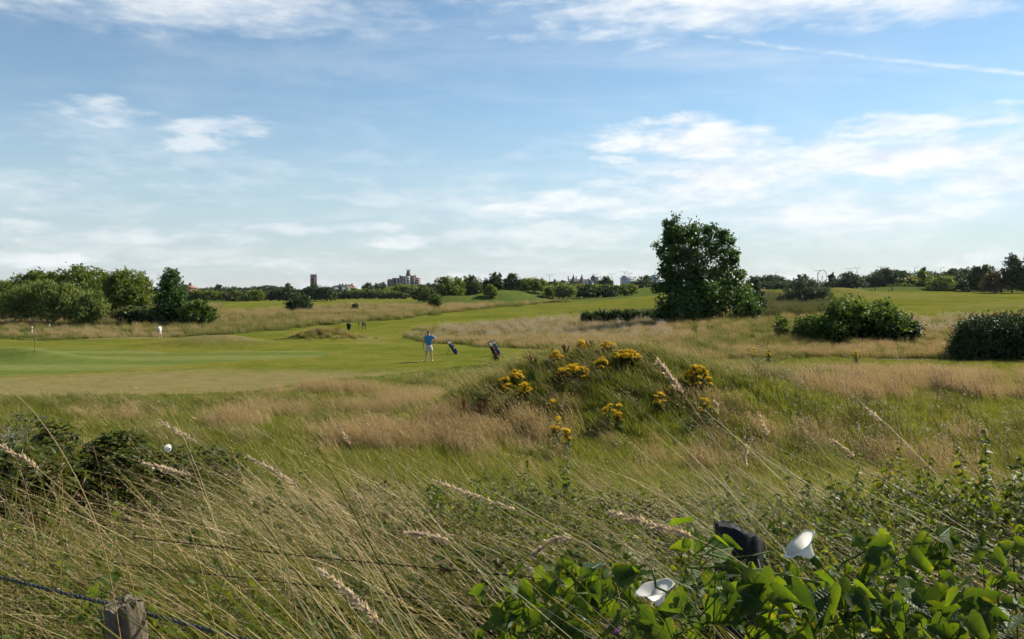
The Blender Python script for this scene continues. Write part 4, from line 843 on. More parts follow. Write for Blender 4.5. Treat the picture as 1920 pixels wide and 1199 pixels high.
# litter bin, ball washer and tee sign
bx = gp(654, 0, 106.0); o = empty('litter_bin', bx, (0, 0, 0), 'black tapered litter bin on a post by the tee', 'bin')
MB().tube([(0, 0, 0), (0, 0, .3)], .05, 8).build('post', M['bin_green'], o); MB().lathe([(.20, .22), (.22, .26), (.30, .86), (.33, .88), (.33, .93), (.28, .93)], 18).build('bucket', M['bin_green'], o, smooth=True)
MB().lathe([(.34, .931), (.34, .96), (.2, 1.04), (.03, 1.07)], 18, c=(0, 0, .002)).build('lid', M['black'], o, smooth=True)
wx_ = gp(673, 0, 108.0); o = empty('ball_washer', wx_, (0, 0, 0), 'slim dark ball washer post between bin and tee sign', 'post')
MB().tube([(0, 0, 0), (0, 0, .72)], .032, 8).build('post', M['post_wood'], o); MB().lathe([(.06, .70), (.09, .74), (.09, 1.0), (.05, 1.05)], 12).build('washer_body', M['bin_green'], o, smooth=True); MB().tube([(0, 0, 1.04), (0, 0, 1.14)], .012, 6).ball((0, 0, 1.15), .028, 8, 6).build('plunger', M['black'], o)
sx_ = gp(682, 0, 108.5); o = empty('tee_sign', sx_, (0, 0, 0), 'tee sign with small panel between two dark posts', 'sign')
for q in (-.20, .22): MB().box((q, 0, .5), (.09, .09, 1.02)).build('post', M['post_wood'], o)
MB().box((.01, 0, .985), (.42, .07, .07)).build('top_rail', M['post_wood'], o); pn = MB().box((.01, 0, .72), (.325, .03, .40)).build('panel', M['sign_board'], o); MB().box((.01, -.018, .66), (.28, .008, .16)).build('print', M['sign_blue'], pn)
f1 = gp(65, 660.5); o = empty('putting_pin', f1, (0, 0, 0), 'thin short pin standing on the putting green at left', 'pin')
MB().tube([(0, 0, 0), (0, 0, .72)], .010, 6).build('stick', M['black'], o); MB().lathe([(.012, .66), (.035, .70), (.035, .74), (.012, .76)], 10).build('number_disc', M['black'], o); MB().lathe([(.056, -.004), (.056, .003)], 14).build('cup', M['black'], o)
for px, d, h, lb in ((60, 100, .85, 'short white marker post in the rough at far left'), (93, 112, .6, 'tiny white marker post at the foot of the willow thicket')):
    q = gp(px, 0, d); o = empty('marker_post', q, (0, 0, 0), lb, 'post'); MB().lathe([(.06, 0), (.06, h - .05), (.02, h)], 8).build('post', M['white_paint'], o); MB().lathe([(.063, h * .6), (.063, h * .75)], 8).build('band', M['slate'], o)
for px, py, lb in ((1013, 588, 'left small dark tee marker on the fairway'), (1069.5, 588, 'right small dark tee marker on the fairway')):
    q = gp(px, py); o = tag(MB().lathe([(.13, 0), (.17, .08), (.12, .2), (.03, .25)], 10).build('tee_marker', M['black'], loc=q, smooth=True), lb, 'tee marker', 'tee markers')
# ------------------------------------------------------------------ rough grass, scattered as tufts over the ground
M['grass_green'] = mat_leaf('grass_green', [(.085, .108, .010), (.125, .148, .015), (.180, .190, .026)], .50, .55, .2, inst=.5)
M['grass_dark'] = mat_leaf('grass_dark', [(.058, .076, .010), (.088, .106, .015), (.125, .140, .022)], .42, .55, .2, inst=.5)
M['hay'] = mat_leaf('hay', [(.25, .195, .080), (.36, .285, .125), (.48, .39, .19)], .35, .6, .15, tcol=(1.15, 1.0, .85), inst=.5)
M['hay_pink'] = mat_leaf('hay_pink', [(.26, .19, .095), (.36, .27, .135), (.45, .355, .19)], .35, .6, .15, tcol=(1.15, 1.0, .85), inst=.5)
M['seed'] = mat_leaf('seed', [(.34, .26, .16), (.44, .35, .22), (.54, .45, .30)], .35, .6, .15, tcol=(1.1, 1.0, .85), inst=.4)
M['fluff'] = mat_leaf('fluff', [(.34, .28, .22), (.44, .38, .31), (.55, .49, .42)], .35, .8, .05, tcol=(1., 1., 1.), inst=.4)
M['stem_brown'] = mat_leaf('stem_brown', [(.07, .045, .03), (.12, .075, .05), (.17, .11, .07)], .1, .7, .15, tcol=(1., .9, .8), inst=.4)
M['reed'] = mat_leaf('reed', [(.060, .070, .032), (.085, .095, .042), (.125, .125, .06)], .35, .6, .15, inst=.5)
def blades(b, n, rad, ln, lean, droop, w, segs, r, mat=0, spread=.25, sd=.25, shape=.7, roots=None, ret=False):
    a = r.random(n) * 2 * math.pi; q = rad * np.sqrt(r.random(n)); root = np.stack([q * np.cos(a), q * np.sin(a), np.full(n, -.03)], 1) if roots is None else roots
    L = ln * np.clip(1 + sd * r.normal(size=n), .35, 1.8); t = np.linspace(0, 1, segs + 1)
    d0 = np.stack([r.normal(size=n) * spread - lean * .4, r.normal(size=n) * spread, np.ones(n)], 1)
    bd = np.stack([-lean * (.6 + .8 * r.random(n)) + r.normal(size=n) * spread * .5, r.normal(size=n) * spread * .7, -droop * (.3 + 1.1 * r.random(n))], 1)
    P = root[:, None] + L[:, None, None] * (t[None, :, None] * d0[:, None] + (t ** 2)[None, :, None] * bd[:, None])
    ph = r.random(n) * math.pi; side = np.stack([np.cos(ph), np.sin(ph), np.zeros(n)], 1)
    ww = w * (.6 + .8 * r.random(n))[:, None] * np.maximum(.04, (1 - t[None]) ** shape)
    b.ribbon(P, side, ww, mat)
    return (P, L) if ret else None
def heads(b, P, L, r, per, size, frac=.25, mat=1, spread=.02, narrow=.35):
    """seed heads: small spikelets along the last part of each stem"""
    n = len(P); k = r.integers(0, n, n * per); f = 1 - frac * r.random(n * per); S_ = P.shape[1] - 1
    x = f * S_; i = np.clip(x.astype(int), 0, S_ - 1); fr = (x - i)[:, None]; p = P[k, i] * (1 - fr) + P[k, i + 1] * fr; tan = norm(P[k, i + 1] - P[k, i])
    p = p + np.clip(r.normal(size=p.shape), -1.5, 1.5) * (spread * L[k])[:, None] * np.clip((1 - f) / frac + .2, 0, 1)[:, None]
    X = norm(tan + r.normal(size=p.shape) * .35); Y = norm(np.cross(X, r.normal(size=p.shape))); Z = np.cross(X, Y)
    tv = [(0, 0, 0), (.5, narrow, 0), (1, 0, 0), (.5, -narrow, 0)]
    b.place(p, X, Y, Z, size * (.6 + .8 * r.random(len(p))), tv, [(0, 1, 2, 3)], mat)
def proto(list_, name, b, mats): list_.append(bpy.data.objects.new(name, b.mesh(name, mats)))
def scatter(name, label, cat, x, y, protos, idx, scl, rotz=.5, tilt=.12, r=None, zoff=0.0, parent=None, z=None):
    r = r or rng; n = len(x); z = terrain(x, y) if z is None else z
    me = bpy.data.meshes.new(name); me.vertices.add(n); me.vertices.foreach_set('co', np.stack([x, y, z + zoff], 1).astype(np.float32).ravel())
    rot = np.stack([r.normal(size=n) * tilt, r.normal(size=n) * tilt, (r.random(n) * 2 - 1) * rotz], 1)
    me.attributes.new('rot', 'FLOAT_VECTOR', 'POINT').data.foreach_set('vector', rot.astype(np.float32).ravel())
    me.attributes.new('scl', 'FLOAT', 'POINT').data.foreach_set('value', np.asarray(scl, np.float32))
    me.attributes.new('idx', 'INT', 'POINT').data.foreach_set('value', np.asarray(idx, np.int32))
    col = bpy.data.collections.new(name + '_tufts')
    for k, p in enumerate(protos): p.name = f'{name}_tuft_{k:02d}'; col.objects.link(p)
    ng = bpy.data.node_groups.new(name, 'GeometryNodeTree'); ng.interface.new_socket('Geometry', in_out='INPUT', socket_type='NodeSocketGeometry'); ng.interface.new_socket('Geometry', in_out='OUTPUT', socket_type='NodeSocketGeometry')
    N = ng.nodes; gi, go = N.new('NodeGroupInput'), N.new('NodeGroupOutput'); ci = N.new('GeometryNodeCollectionInfo'); ci.inputs[0].default_value = col; ci.inputs[1].default_value = True; ci.inputs[2].default_value = True
    ip = N.new('GeometryNodeInstanceOnPoints'); ip.inputs['Pick Instance'].default_value = True
    def at(nm, tp): a = N.new('GeometryNodeInputNamedAttribute'); a.data_type = tp; a.inputs[0].default_value = nm; return a.outputs[0]
    e = N.new('FunctionNodeEulerToRotation'); Lk = ng.links.new
    Lk(gi.outputs[0], ip.inputs['Points']); Lk(ci.outputs[0], ip.inputs['Instance']); Lk(at('idx', 'INT'), ip.inputs['Instance Index'])
    Lk(at('rot', 'FLOAT_VECTOR'), e.inputs[0]); Lk(e.outputs[0], ip.inputs['Rotation']); Lk(at('scl', 'FLOAT'), ip.inputs['Scale']); Lk(ip.outputs[0], go.inputs[0])
    o = link(name, me, parent); md = o.modifiers.new('scatter', 'NODES'); md.node_group = ng
    return tag(o, label, cat, kind='stuff')
def make_rough():
    r = np.random.default_rng(40)
    hay, grn, mixd, wht = [], [], [], []
    for k in range(4):
        b = MB(); P, L = blades(b, 60, .26, .40, .30, .12, .0032, 3, r, 0, .16, ret=True); heads(b, P, L, r, 4, .020, .34, 1, .03); blades(b, 60, .26, .20, .2, .2, .004, 2, r, 2, .3); proto(hay, 'h', b, [M['hay'], M['hay_pink'], M['grass_green']])
    for k in range(4):
        b = MB(); blades(b, 130, .26, .20, .15, .25, .0045, 3, r, 0, .35); blades(b, 7, .24, .26, .3, .15, .003, 3, r, 1, .2); proto(grn, 'g', b, [M['grass_green'], M['hay']])
    for k in range(2):
        b = MB(); blades(b, 110, .26, .36, .35, .35, .0055, 4, r, 0, .35); P, L = blades(b, 12, .2, .55, .35, .15, .003, 3, r, 1, .2, ret=True); heads(b, P, L, r, 6, .02, .3, 1, .02); proto(mixd, 'm', b, [M['grass_dark'], M['hay']])
    for k in range(2):
        b = MB(); P, L = blades(b, 16, .24, .62, .2, .06, .004, 3, r, 1, .14, ret=True); heads(b, P, L, r, 2, .018, .05, 0, .02, .5); blades(b, 70, .26, .25, .2, .2, .005, 3, r, 2, .3); proto(wht, 'w', b, [M['fluff'], M['stem_brown'], M['grass_dark']])
    # 15 m to the path
    n = 24000; y = 9.5 + (52 - 9.5) * r.random(n) ** .92; x = (r.random(n) * 1.5 - .75) * y
    px, py = proj(x, y); keep = ~mown_mask(x, y)
    for p in PATHS: keep &= seg_dist(p, x, y) > 1.0
    x, y, px, py = x[keep], y[keep], px[keep], py[keep]; d = dryness(x, y)
    idx = np.where(d + .16 * r.normal(size=len(x)) > .57, r.integers(0, 4, len(x)), 4 + r.integers(0, 4, len(x)))
    lush = ((px > 860) & (px < 1420) & (py > 700) & (py < 830) & (d < .35)) | ((px > 1250) & (py < 668)) | (d < -.15); idx = np.where(lush & (r.random(len(x)) < .28), 8 + r.integers(0, 2, len(x)), idx)
    wz = ((px > 1420) & (py > 745) & (py < 900)) | ((px > 1300) & (py > 830) & (py < 900)); idx = np.where(wz & (r.random(len(x)) < .12), 10 + r.integers(0, 2, len(x)), idx)
    s = .72 + .62 * r.random(len(x)); s *= 1 - .35 * sst(26, 45, y) * (py > 668); near = np.clip(1.15 - 0.0 * y, .8, 1.2); s = s * near
    edge = mown_mask(x, y + 2.2) | mown_mask(x, y + 4.2); s = np.where(edge & (py < 760) & (py > 660), s * .55, s)
    scatter('rough_grass', 'dry hay and green tufts of the rough in front of the fairway', 'grass', x, y, hay + grn + mixd + wht, idx, s, .6, .12, r)
def make_far_rough():
    r = np.random.default_rng(41); P0 = []
    for k in range(3):   # hay coloured
        b = MB(); P, L = blades(b, 52, .6, .75, .25, .1, .011, 3, r, 0, .14, ret=True); heads(b, P, L, r, 3, .06, .3, 1, .05); blades(b, 80, .6, .52, .2, .2, .012, 2, r, 2, .3); proto(P0, 'h', b, [M['hay'], M['hay_pink'], M['grass_dark']])
    for k in range(2):   # whitish seed heads
        b = MB(); P, L = blades(b, 46, .6, .8, .2, .08, .014, 3, r, 1, .14, ret=True); heads(b, P, L, r, 2, .055, .10, 0, .04, .5); blades(b, 60, .6, .45, .2, .2, .012, 2, r, 2, .3); proto(P0, 'w', b, [M['fluff'], M['hay'], M['grass_dark']])
    for k in range(2):   # green
        b = MB(); blades(b, 130, .6, .6, .2, .2, .014, 3, r, 0, .3); blades(b, 20, .6, .8, .2, .1, .01, 3, r, 1, .2); proto(P0, 'g', b, [M['grass_dark'], M['hay']])
    for k in range(2):   # reeds
        b = MB(); blades(b, 120, .6, 1.25, .12, .08, .014, 3, r, 0, .12, .15); blades(b, 25, .6, 1.3, .12, .1, .012, 3, r, 1, .12); proto(P0, 'r', b, [M['reed'], M['stem_brown']])
    n = 24000; y = 48 + (245 - 48) * r.random(n) ** 1.25; x = (r.random(n) * 1.5 - .75) * y
    keep = ~mown_mask(x, y); x, y = x[keep], y[keep]; px, py = proj(x, y); u = r.random(len(x)); idx = r.integers(0, 3, len(x))
    nz = fbm(x, y, 9, 61, 3)
    idx = np.where(nz + .12 * r.normal(size=len(x)) > .45, 5 + r.integers(0, 2, len(x)), idx)
    w = (px > 760) & (px < 1260) & (py > 600) & (py < 640) & (u < .40); idx = np.where(w, 3 + r.integers(0, 2, len(x)), idx)
    w = (px > 1680) & (px < 1830) & (py > 595) & (py < 625) & (u < .6); idx = np.where(w, 3 + r.integers(0, 2, len(x)), idx)
    w = (px > 1290) & (px < 1500) & (py > 600) & (py < 655) & (u < .55); idx = np.where(w, 5 + r.integers(0, 2, len(x)), idx)
    w = (px > 200) & (px < 700) & (py > 592) & (py < 625) & (u < .55); idx = np.where(w, 5 + r.integers(0, 2, len(x)), idx)
    w = (px > 850) & (px < 1070) & (py > 550) & (py < 575) & (u < .6); idx = np.where(w, 5 + r.integers(0, 2, len(x)), idx)
    re = ((px > 1085) & (px < 1270) & (py > 583) & (py < 602)) | ((px > 1400) & (px < 1580) & (py > 562) & (py < 597)); idx = np.where(re, 7 + r.integers(0, 2, len(x)), idx)
    s = (.7 + .5 * r.random(len(x))) * np.clip(y / 110, .75, 1.5); s = np.where((y < 60) & (px > 1200), s * .8, s)
    s = np.where((px < 420) & (py > 600) & (py < 640), s * .85, s)
    scatter('long_grass', 'long pale grass, seed heads and reeds growing between the fairways', 'grass', x, y, P0, idx, s, .6, .10, r)
    # the grassy hummock on the fairway
    hx, hy = MOUNDS[7][0], MOUNDS[7][1]; m = 420; x = hx - .6 + r.normal(size=m) * 1.7; y = hy + r.normal(size=m) * 1.0
    P1 = []
    for k in range(2):
        b = MB(); blades(b, 60, .3, .34, .3, .3, .010, 3, r, 0, .3); blades(b, 50, .3, .42, .35, .2, .008, 3, r, 1, .25); proto(P1, 'a', b, [M['grass_green'], M['hay']])
    scatter('hummock_grass', 'shaggy grass tuft on the small hummock in the fairway', 'grass', x, y, P1, r.integers(0, 2, m), .6 + .5 * r.random(m), 3.1, .1, r)
make_rough(); make_far_rough()
# --- ragwort
M['ragwort'] = mat_leaf('ragwort', [(.62, .38, .008), (.76, .50, .010), (.85, .60, .015)], .35, .6, .1, tcol=(1., .9, .5), inst=.3)
M['rag_leaf'] = mat_leaf('rag_leaf', [(.03, .055, .015), (.055, .085, .022), (.08, .11, .03)], .3, .5, .25, inst=.3)
def cluster_mesh(seed):
    r = np.random.default_rng(seed); n = 26; q = .060 * np.sqrt(r.random(n)); a = r.random(n) * 6.28
    p = np.stack([q * np.cos(a), q * np.sin(a),   .025 * (1 - (q / .060) ** 2) + .010 * r.normal(size=n)], 1); b = MB()
    up = norm(np.array([0, 0, 1.]) + .45 * r.normal(size=(n, 3))); X = norm(np.cross(up, r.normal(size=(n, 3)))); Y = np.cross(up, X)
    th = np.arange(6) * math.pi / 3; tv = [(math.cos(t), math.sin(t), 0) for t in th] + [(0, 0, .35)]
    b.place(p, X, Y, up, .011 + .007 * r.random(n), tv, [(i, (i + 1) % 6, 6) for i in range(6)], 0)
    P = np.stack([np.zeros((n, 3)) + [0, 0, -.12], p * .6 + [0, 0, -.04], p], 1); b.ribbon(P, norm(np.cross(p + [0, 0, .1], [.3, .9, .1])), np.full((n, 3), .0018), 1); return b.mesh('flower_cluster', [M['ragwort'], M['rag_leaf']])
CLUST = [cluster_mesh(s) for s in range(4)]
def ragwort(px, py, d, wpx, n, label, seed, h=None):
    r = np.random.default_rng(seed); s = d / F; x = (px - CX) * s; z = tz(x, d); top = CAMZ - (py - HY) * s; H = h or float(np.clip(top - z, .45, 1.15)); w = wpx * s / 2
    o = empty('ragwort_plant', (x, d, z), (0, 0, 0), label, 'ragwort', 'yellow ragwort plants')
    st = MB(); lf = MB(); pts = []
    n = int(n * 2.6)
    for i in range(n):
        a = i * 2.4 + r.random(); q = w * math.sqrt((i + .3) / n); e = np.array([q * math.cos(a), q * math.sin(a), H * (1 - .42 * (q / max(w, .01)) ** 2 - .30 * r.random() ** 1.5)]); pts.append(e)
        st.tube(np.array([(e[0] * .12, e[1] * .12, -.05), (e[0] * .5, e[1] * .5, H * .5), e - [0, 0, .03]]), [.004, .0035, .002], 4)
        m = 9; t = .12 + .75 * r.random(m); p = np.stack([e[0] * (.12 + .8 * t), e[1] * (.12 + .8 * t), e[2] * t], 1); aa = r.random(m) * 6.28
        X = norm(np.stack([np.cos(aa), np.sin(aa), .25 * r.normal(size=m)], 1)); Z = norm(np.array([0, 0, 1.]) + .3 * r.normal(size=(m, 3))); Y = norm(np.cross(Z, X))
        lf.place(p, X, Y, Z, .15 * (1.15 - .7 * t), [(0, 0, 0), (.3, .22, .05), (.5, .12, .05), (.65, .26, .03), (1, 0, -.1), (.65, -.26, .03), (.5, -.12, .05), (.3, -.22, .05)], [(0, 1, 2, 3, 4, 5, 6, 7)])
    st.build('stems', M['rag_leaf'], o); lf.build('leaves', M['rag_leaf'], o)
    for i, e in enumerate(pts): link('flower_cluster', CLUST[i % 4], o, tuple(e), (r.normal() * .2, r.normal() * .2, r.random() * 6.28), 1.0 + .5 * r.random())
for i, a in enumerate([
 (968, 694, 23.2, 26, 9, 'ragwort standing highest in the leftmost yellow group on the mound'), (948, 706, 22.8, 26, 7, 'leftmost ragwort plant on the mound'), (983, 716, 22.2, 26, 7, 'low ragwort under the leftmost yellow group'),
 (1043, 688, 24.0, 26, 9, 'small round ragwort between the left group and the large one'), (1077, 698, 23.0, 60, 26, 'large wide ragwort in the middle of the mound'), (1093, 674, 24.6, 26, 12, 'tall ragwort rising behind the large wide one'),
 (1139, 679, 24.2, 34, 14, 'round ragwort left of the densest one'), (1176, 688, 23.6, 52, 28, 'dense dome-shaped ragwort at the right of the mound group'), (1128, 705, 23.2, 30, 8, 'half hidden ragwort below the round one'),
 (1308, 684, 22.6, 48, 22, 'ragwort standing alone on the right shoulder of the mound'), (1236, 733, 21.4, 24, 4, 'small ragwort below the tall pale grass stem'), (1322, 744, 21.0, 22, 3, 'small ragwort low on the right slope of the mound'),
 (1140, 748, 20.8, 24, 3, 'small ragwort in the green slope under the dense dome'), (1160, 757, 20.6, 12, 3, 'tiny ragwort beside the small one on the green slope'), (1035, 742, 21.6, 16, 2, 'little ragwort below the large wide one'), (1045, 784, 19.2, 20, 3, 'lowest ragwort at the front of the mound'), (1062, 797, 18.8, 12, 3, 'tiny ragwort just right of the lowest one'),
 (1605, 653, 44, 14, 6, 'distant ragwort in front of the big glossy bush'), (1441, 654, 45, 10, 4, 'distant ragwort left of the big glossy bush'), (1413, 648, 46, 10, 3, 'faint distant ragwort beyond the mound'), (634, 618, 0, 10, 4, 'ragwort on the small hummock in the fairway'), (275, 602, 118, 16, 6, 'yellow flowers at the foot of the left-hand trees')]):
    px, py, d, w, n, lb = a
    if d == 0: d = MOUNDS[7][1] - .2
    ragwort(px, py, d, w, n, lb, 500 + i, h=(.85 if d > 40 else None))
# --- rust-brown docks
M['dock'] = mat_leaf('dock', [(.09, .035, .02), (.15, .06, .035), (.20, .09, .05)], .15, .7, .1, tcol=(1., .7, .5), inst=.2)
def dock(px, py, d, label, seed, n=3):
    r = np.random.default_rng(seed); s = d / F; x = (px - CX) * s; z = tz(x, d); H = float(np.clip(CAMZ - (py - HY) * s - z, .5, 1.15)); o = empty('dock_plant', (x, d, z), (0, 0, 0), label, 'dock', 'rust-brown dock plants')
    for i in range(n):
        e = np.array([-.16 * H + r.normal() * .14, r.normal() * .1, H * (1 - .2 * r.random())]); pts = np.array([(r.normal() * .03, 0, -.04), e * [.35, .4, .55], e]); MB().tube(pts, [.006, .005, .003], 5).build('stem', M['dock'], o)
        m = 170; t = .45 + .55 * np.linspace(0, 1, m); p = np.array([np.interp(t, [0, .5, 1], pts[:, k]) for k in range(3)]).T + r.normal(size=(m, 3)) * (.020 * (1.25 - t))[:, None]
        X, Y, Z = frames(m, r, .6); MB().place(p, X, Y, Z, .030 * (.7 + .6 * r.random(m)), LEAF_V, LEAF_F).build('seed_spike', M['dock'], o)
for i, a in enumerate([(1062, 680, 24.5, 'rust-brown dock behind the large wide ragwort', 4), (1035, 669, 25.0, 'tallest dock spike pointing up on the mound', 2), (1110, 692, 24.4, 'dock half hidden between two ragworts', 3), (872, 745, 22.0, 'left one of two rust docks in the hay', 2), (905, 748, 21.6, 'right one of two rust docks in the hay', 3), (1003, 705, 24.0, 'dead brown dock beside the leftmost ragwort group', 4), (1253, 728, 22, 'pale withered dock right of the small ragwort', 2)]):
    dock(*a[:4], 700 + i, a[4])
# leafy weeds (mint, sorrel) as low round plants on the mound
def weed(px, py, d, wpx, label, seed):
    r = np.random.default_rng(seed); s = d / F; x = (px - CX) * s; z = tz(x, d); w = wpx * s / 2; o = empty('weed_plant', (x, d, z - .02), (0, 0, 0), label, 'weed', 'low leafy weeds on the mound'); H = w * 1.25
    m = 260; dd = norm(r.normal(size=(m, 3))); dd[:, 2] = np.abs(dd[:, 2]); p = dd * [w, w, H] * (.4 + .6 * r.random(m))[:, None]; X, Y, Z = frames(m, r, .2); MB().place(p, X, Y, Z, .085 * (.6 + .8 * r.random(m)), LEAF_V, LEAF_F).build('leaves', M['rag_leaf'], o)
    b = MB()
    for i in range(7): b.tube(np.array([(0, 0, 0), tuple(dd[i] * [w, w, H] * .9)]), [.005, .003], 4)
    b.build('stems', M['rag_leaf'], o)
for i, a in enumerate([(1219, 704, 24.0, 30, 'dark leafy weed right of the dense ragwort'), (1361, 748, 21.5, 28, 'dark leafy weed on the right slope of the mound'), (1272, 783, 19.8, 22, 'leafy weed low on the front of the mound'), (1160, 790, 19.6, 34, 'leafy weed under the tiny ragwort on the green slope'), (1375, 785, 19.8, 20, 'small leafy weed at the right foot of the mound')]): weed(*a, 800 + i)
# ------------------------------------------------------------------ foreground bank
M['blade'] = mat_leaf('blade', [(.034, .044, .005), (.062, .076, .008), (.110, .118, .015), (.24, .175, .045)], .45, .5, .15, inst=.25)
M['blade_dry'] = mat_leaf('blade_dry', [(.24, .16, .070), (.40, .295, .14), (.58, .46, .25)], .32, .5, .25, tcol=(1.1, 1.0, .8), inst=.25)
M['panicle'] = mat_leaf('panicle', [(.38, .29, .20), (.52, .43, .31), (.66, .57, .43)], .48, .55, .2, tcol=(1.1, 1., .85), inst=.25)
M['nettle'] = mat_leaf('nettle', [(.030, .055, .010), (.058, .095, .014), (.10, .14, .020), (.16, .15, .03)], .45, .5, .15, tcol=(1.8, 1.6, .4), inst=.35)
M['bramble'] = mat_leaf('bramble', [(.024, .038, .010), (.048, .070, .014), (.085, .10, .022), (.13, .085, .035)], .40, .5, .15, inst=.25)
def mat_bindweed():
    m = mat_leaf('bindweed', [(.026, .054, .014), (.045, .085, .017), (.085, .135, .024)], .50, .45, .25, tcol=(2.7, 2.3, .32), inst=.9); g = NT(m.node_tree)
    b = [n for n in m.node_tree.nodes if n.type == 'BSDF_PRINCIPLED'][0]; tc = g.n('ShaderNodeTexCoord'); sp = g.n('ShaderNodeSeparateXYZ'); g.put(sp.inputs[0], tc.outputs['Object'])
    ay = g.m('ABSOLUTE', sp.outputs[1]); ph = g.m('SUBTRACT', sp.outputs[0], g.m('MULTIPLY', ay, .9)); sw = g.m('ABSOLUTE', g.m('SINE', g.m('MULTIPLY', ph, 22.0)))
    rp = [n for n in m.node_tree.nodes if n.type == 'VALTORGB'][0]; cn = g.mix(g.step(g.m('ADD', g.noise(tc.outputs['Object'], 2.2, 4), g.m('MULTIPLY', ay, .25)), .66, .78, 0, .8), rp.outputs[0], (.16, .11, .035)); hs = [n for n in m.node_tree.nodes if n.type == 'MIX' and n.blend_type == 'MULTIPLY'][0]; g.put(b.inputs['Base Color'], cn); g.put(hs.inputs[6], cn)
    vein = g.m('MULTIPLY', g.step(sw, 0.0, 0.45), g.step(ay, 0.0, 0.035)); bp = g.n('ShaderNodeBump'); bp.inputs['Strength'].default_value = .5; bp.inputs['Distance'].default_value = .006
    g.put(bp.inputs['Height'], g.m('ADD', vein, g.m('MULTIPLY', g.noise(tc.outputs['Object'], 5.0, 3), .8))); g.put(b.inputs['Normal'], bp.outputs[0]); return m
M['bindweed'] = mat_bindweed()
M['petal'] = mat_leaf('petal', [(.74, .72, .71), (.80, .78, .76)], .60, .6, .1, tcol=(1., 1., .95), inst=.5)
M['cane'] = mat_leaf('cane', [(.10, .045, .035), (.13, .08, .05), (.10, .11, .05)], .05, .6, .2, inst=.3)
M['weathered'] = mat_bark('weathered', (.055, .045, .034), (.21, .175, .13), 22, 1.0)
M['charred'] = mat_bark('charred', (.006, .006, .007), (.035, .034, .038), 40, 1.0, .7)
M['wire'] = mat_plain('wire', (.075, .08, .09), .5, .6, var=.3, nscale=60)
M['wire_rust'] = mat_plain('wire_rust', (.045, .028, .020), .8, .2, var=.4, nscale=60)
M['thistle'] = mat_leaf('thistle', [(.25, .08, .30), (.40, .16, .46)], .3, .6, .1, tcol=(1., .8, 1.), inst=.3)
OV = [(0, 0, 0), (.25, .25, .05), (.55, .27, .06), (.82, .13, .02), (1, 0, -.10), (.82, -.13, .02), (.55, -.27, .06), (.25, -.25, .05), (.5, 0, -.02)]
OVF = [(0, 8, 4, 3), (0, 3, 2, 1), (0, 5, 4, 8), (0, 7, 6, 5)]
def leaf_shoot(b, base, tip, r, nn, size, mat=0, smat=1, droop=.35, bend=.08, w=.0035):
    """one stem with opposite leaf pairs"""
    t = np.linspace(0, 1, 7); base = np.asarray(base, float); tip = np.asarray(tip, float); P = base + (tip - base) * t[:, None] + np.outer(np.sin(t * math.pi), r.normal(size=3) * bend)
    b.tube(P, np.linspace(w, w * .4, 7), 4, smat, cap=False)
    f = np.linspace(.18, 1, nn); p = np.stack([np.interp(f, t, P[:, k]) for k in range(3)], 1); a0 = r.random() * 6.28
    for s in (0, 1):
        a = a0 + np.arange(nn) * 1.57 + s * math.pi + r.normal(size=nn) * .3; X = norm(np.stack([np.cos(a), np.sin(a), -droop - .25 + .45 * r.normal(size=nn) + .4 * f], 1)); Z = norm(np.array([0, -.25, 1.]) + .6 * r.normal(size=(nn, 3))); Y = norm(np.cross(Z, X)); Z = np.cross(X, Y)
        b.place(p, X, Y, Z, size * (1.15 - .75 * f) * (.75 + .5 * r.random(nn)), OV, OVF, mat)
def trifoliate(b, p, X, r, size, mat=0):
    n = len(p); Z = norm(np.array([0, 0, 1.]) + .4 * r.normal(size=(n, 3))); Y = norm(np.cross(Z, X)); Z = np.cross(X, Y)
    for a, k in ((0, 1.0), (1.25, .85), (-1.25, .85)): b.place(p, X * math.cos(a) + Y * math.sin(a), -X * math.sin(a) + Y * math.cos(a), Z, size * k * (.8 + .4 * r.random(n)), OV, OVF, mat)
def near_blades():
    r = np.random.default_rng(53); P0 = []
    for k in range(4):
        b = MB(); blades(b, 9, .12, 1.36, .42, .34, .0048, 9, r, 0, .13, .14, .45); blades(b, 3, .1, 1.4, .45, .3, .0016, 9, r, 1, .12, .12); proto(P0, 'x', b, [M['blade'], M['blade_dry']])
    n = 110; y = 1.45 + .6 * r.random(n); u = -.05 + .72 * r.random(n); px = CX + u * F; keep = (np.abs(px - 1420) > 60) & (np.abs(px - 1590) > 60) & (np.abs(px - 1290) > 45)
    x, y = (u * y)[keep], y[keep]; scatter('front_grass', 'long arching green blades closest to the camera', 'grass', x, y, P0, r.integers(0, 4, len(x)), .82 + .2 * r.random(len(x)), .6, .08, r)
near_blades()
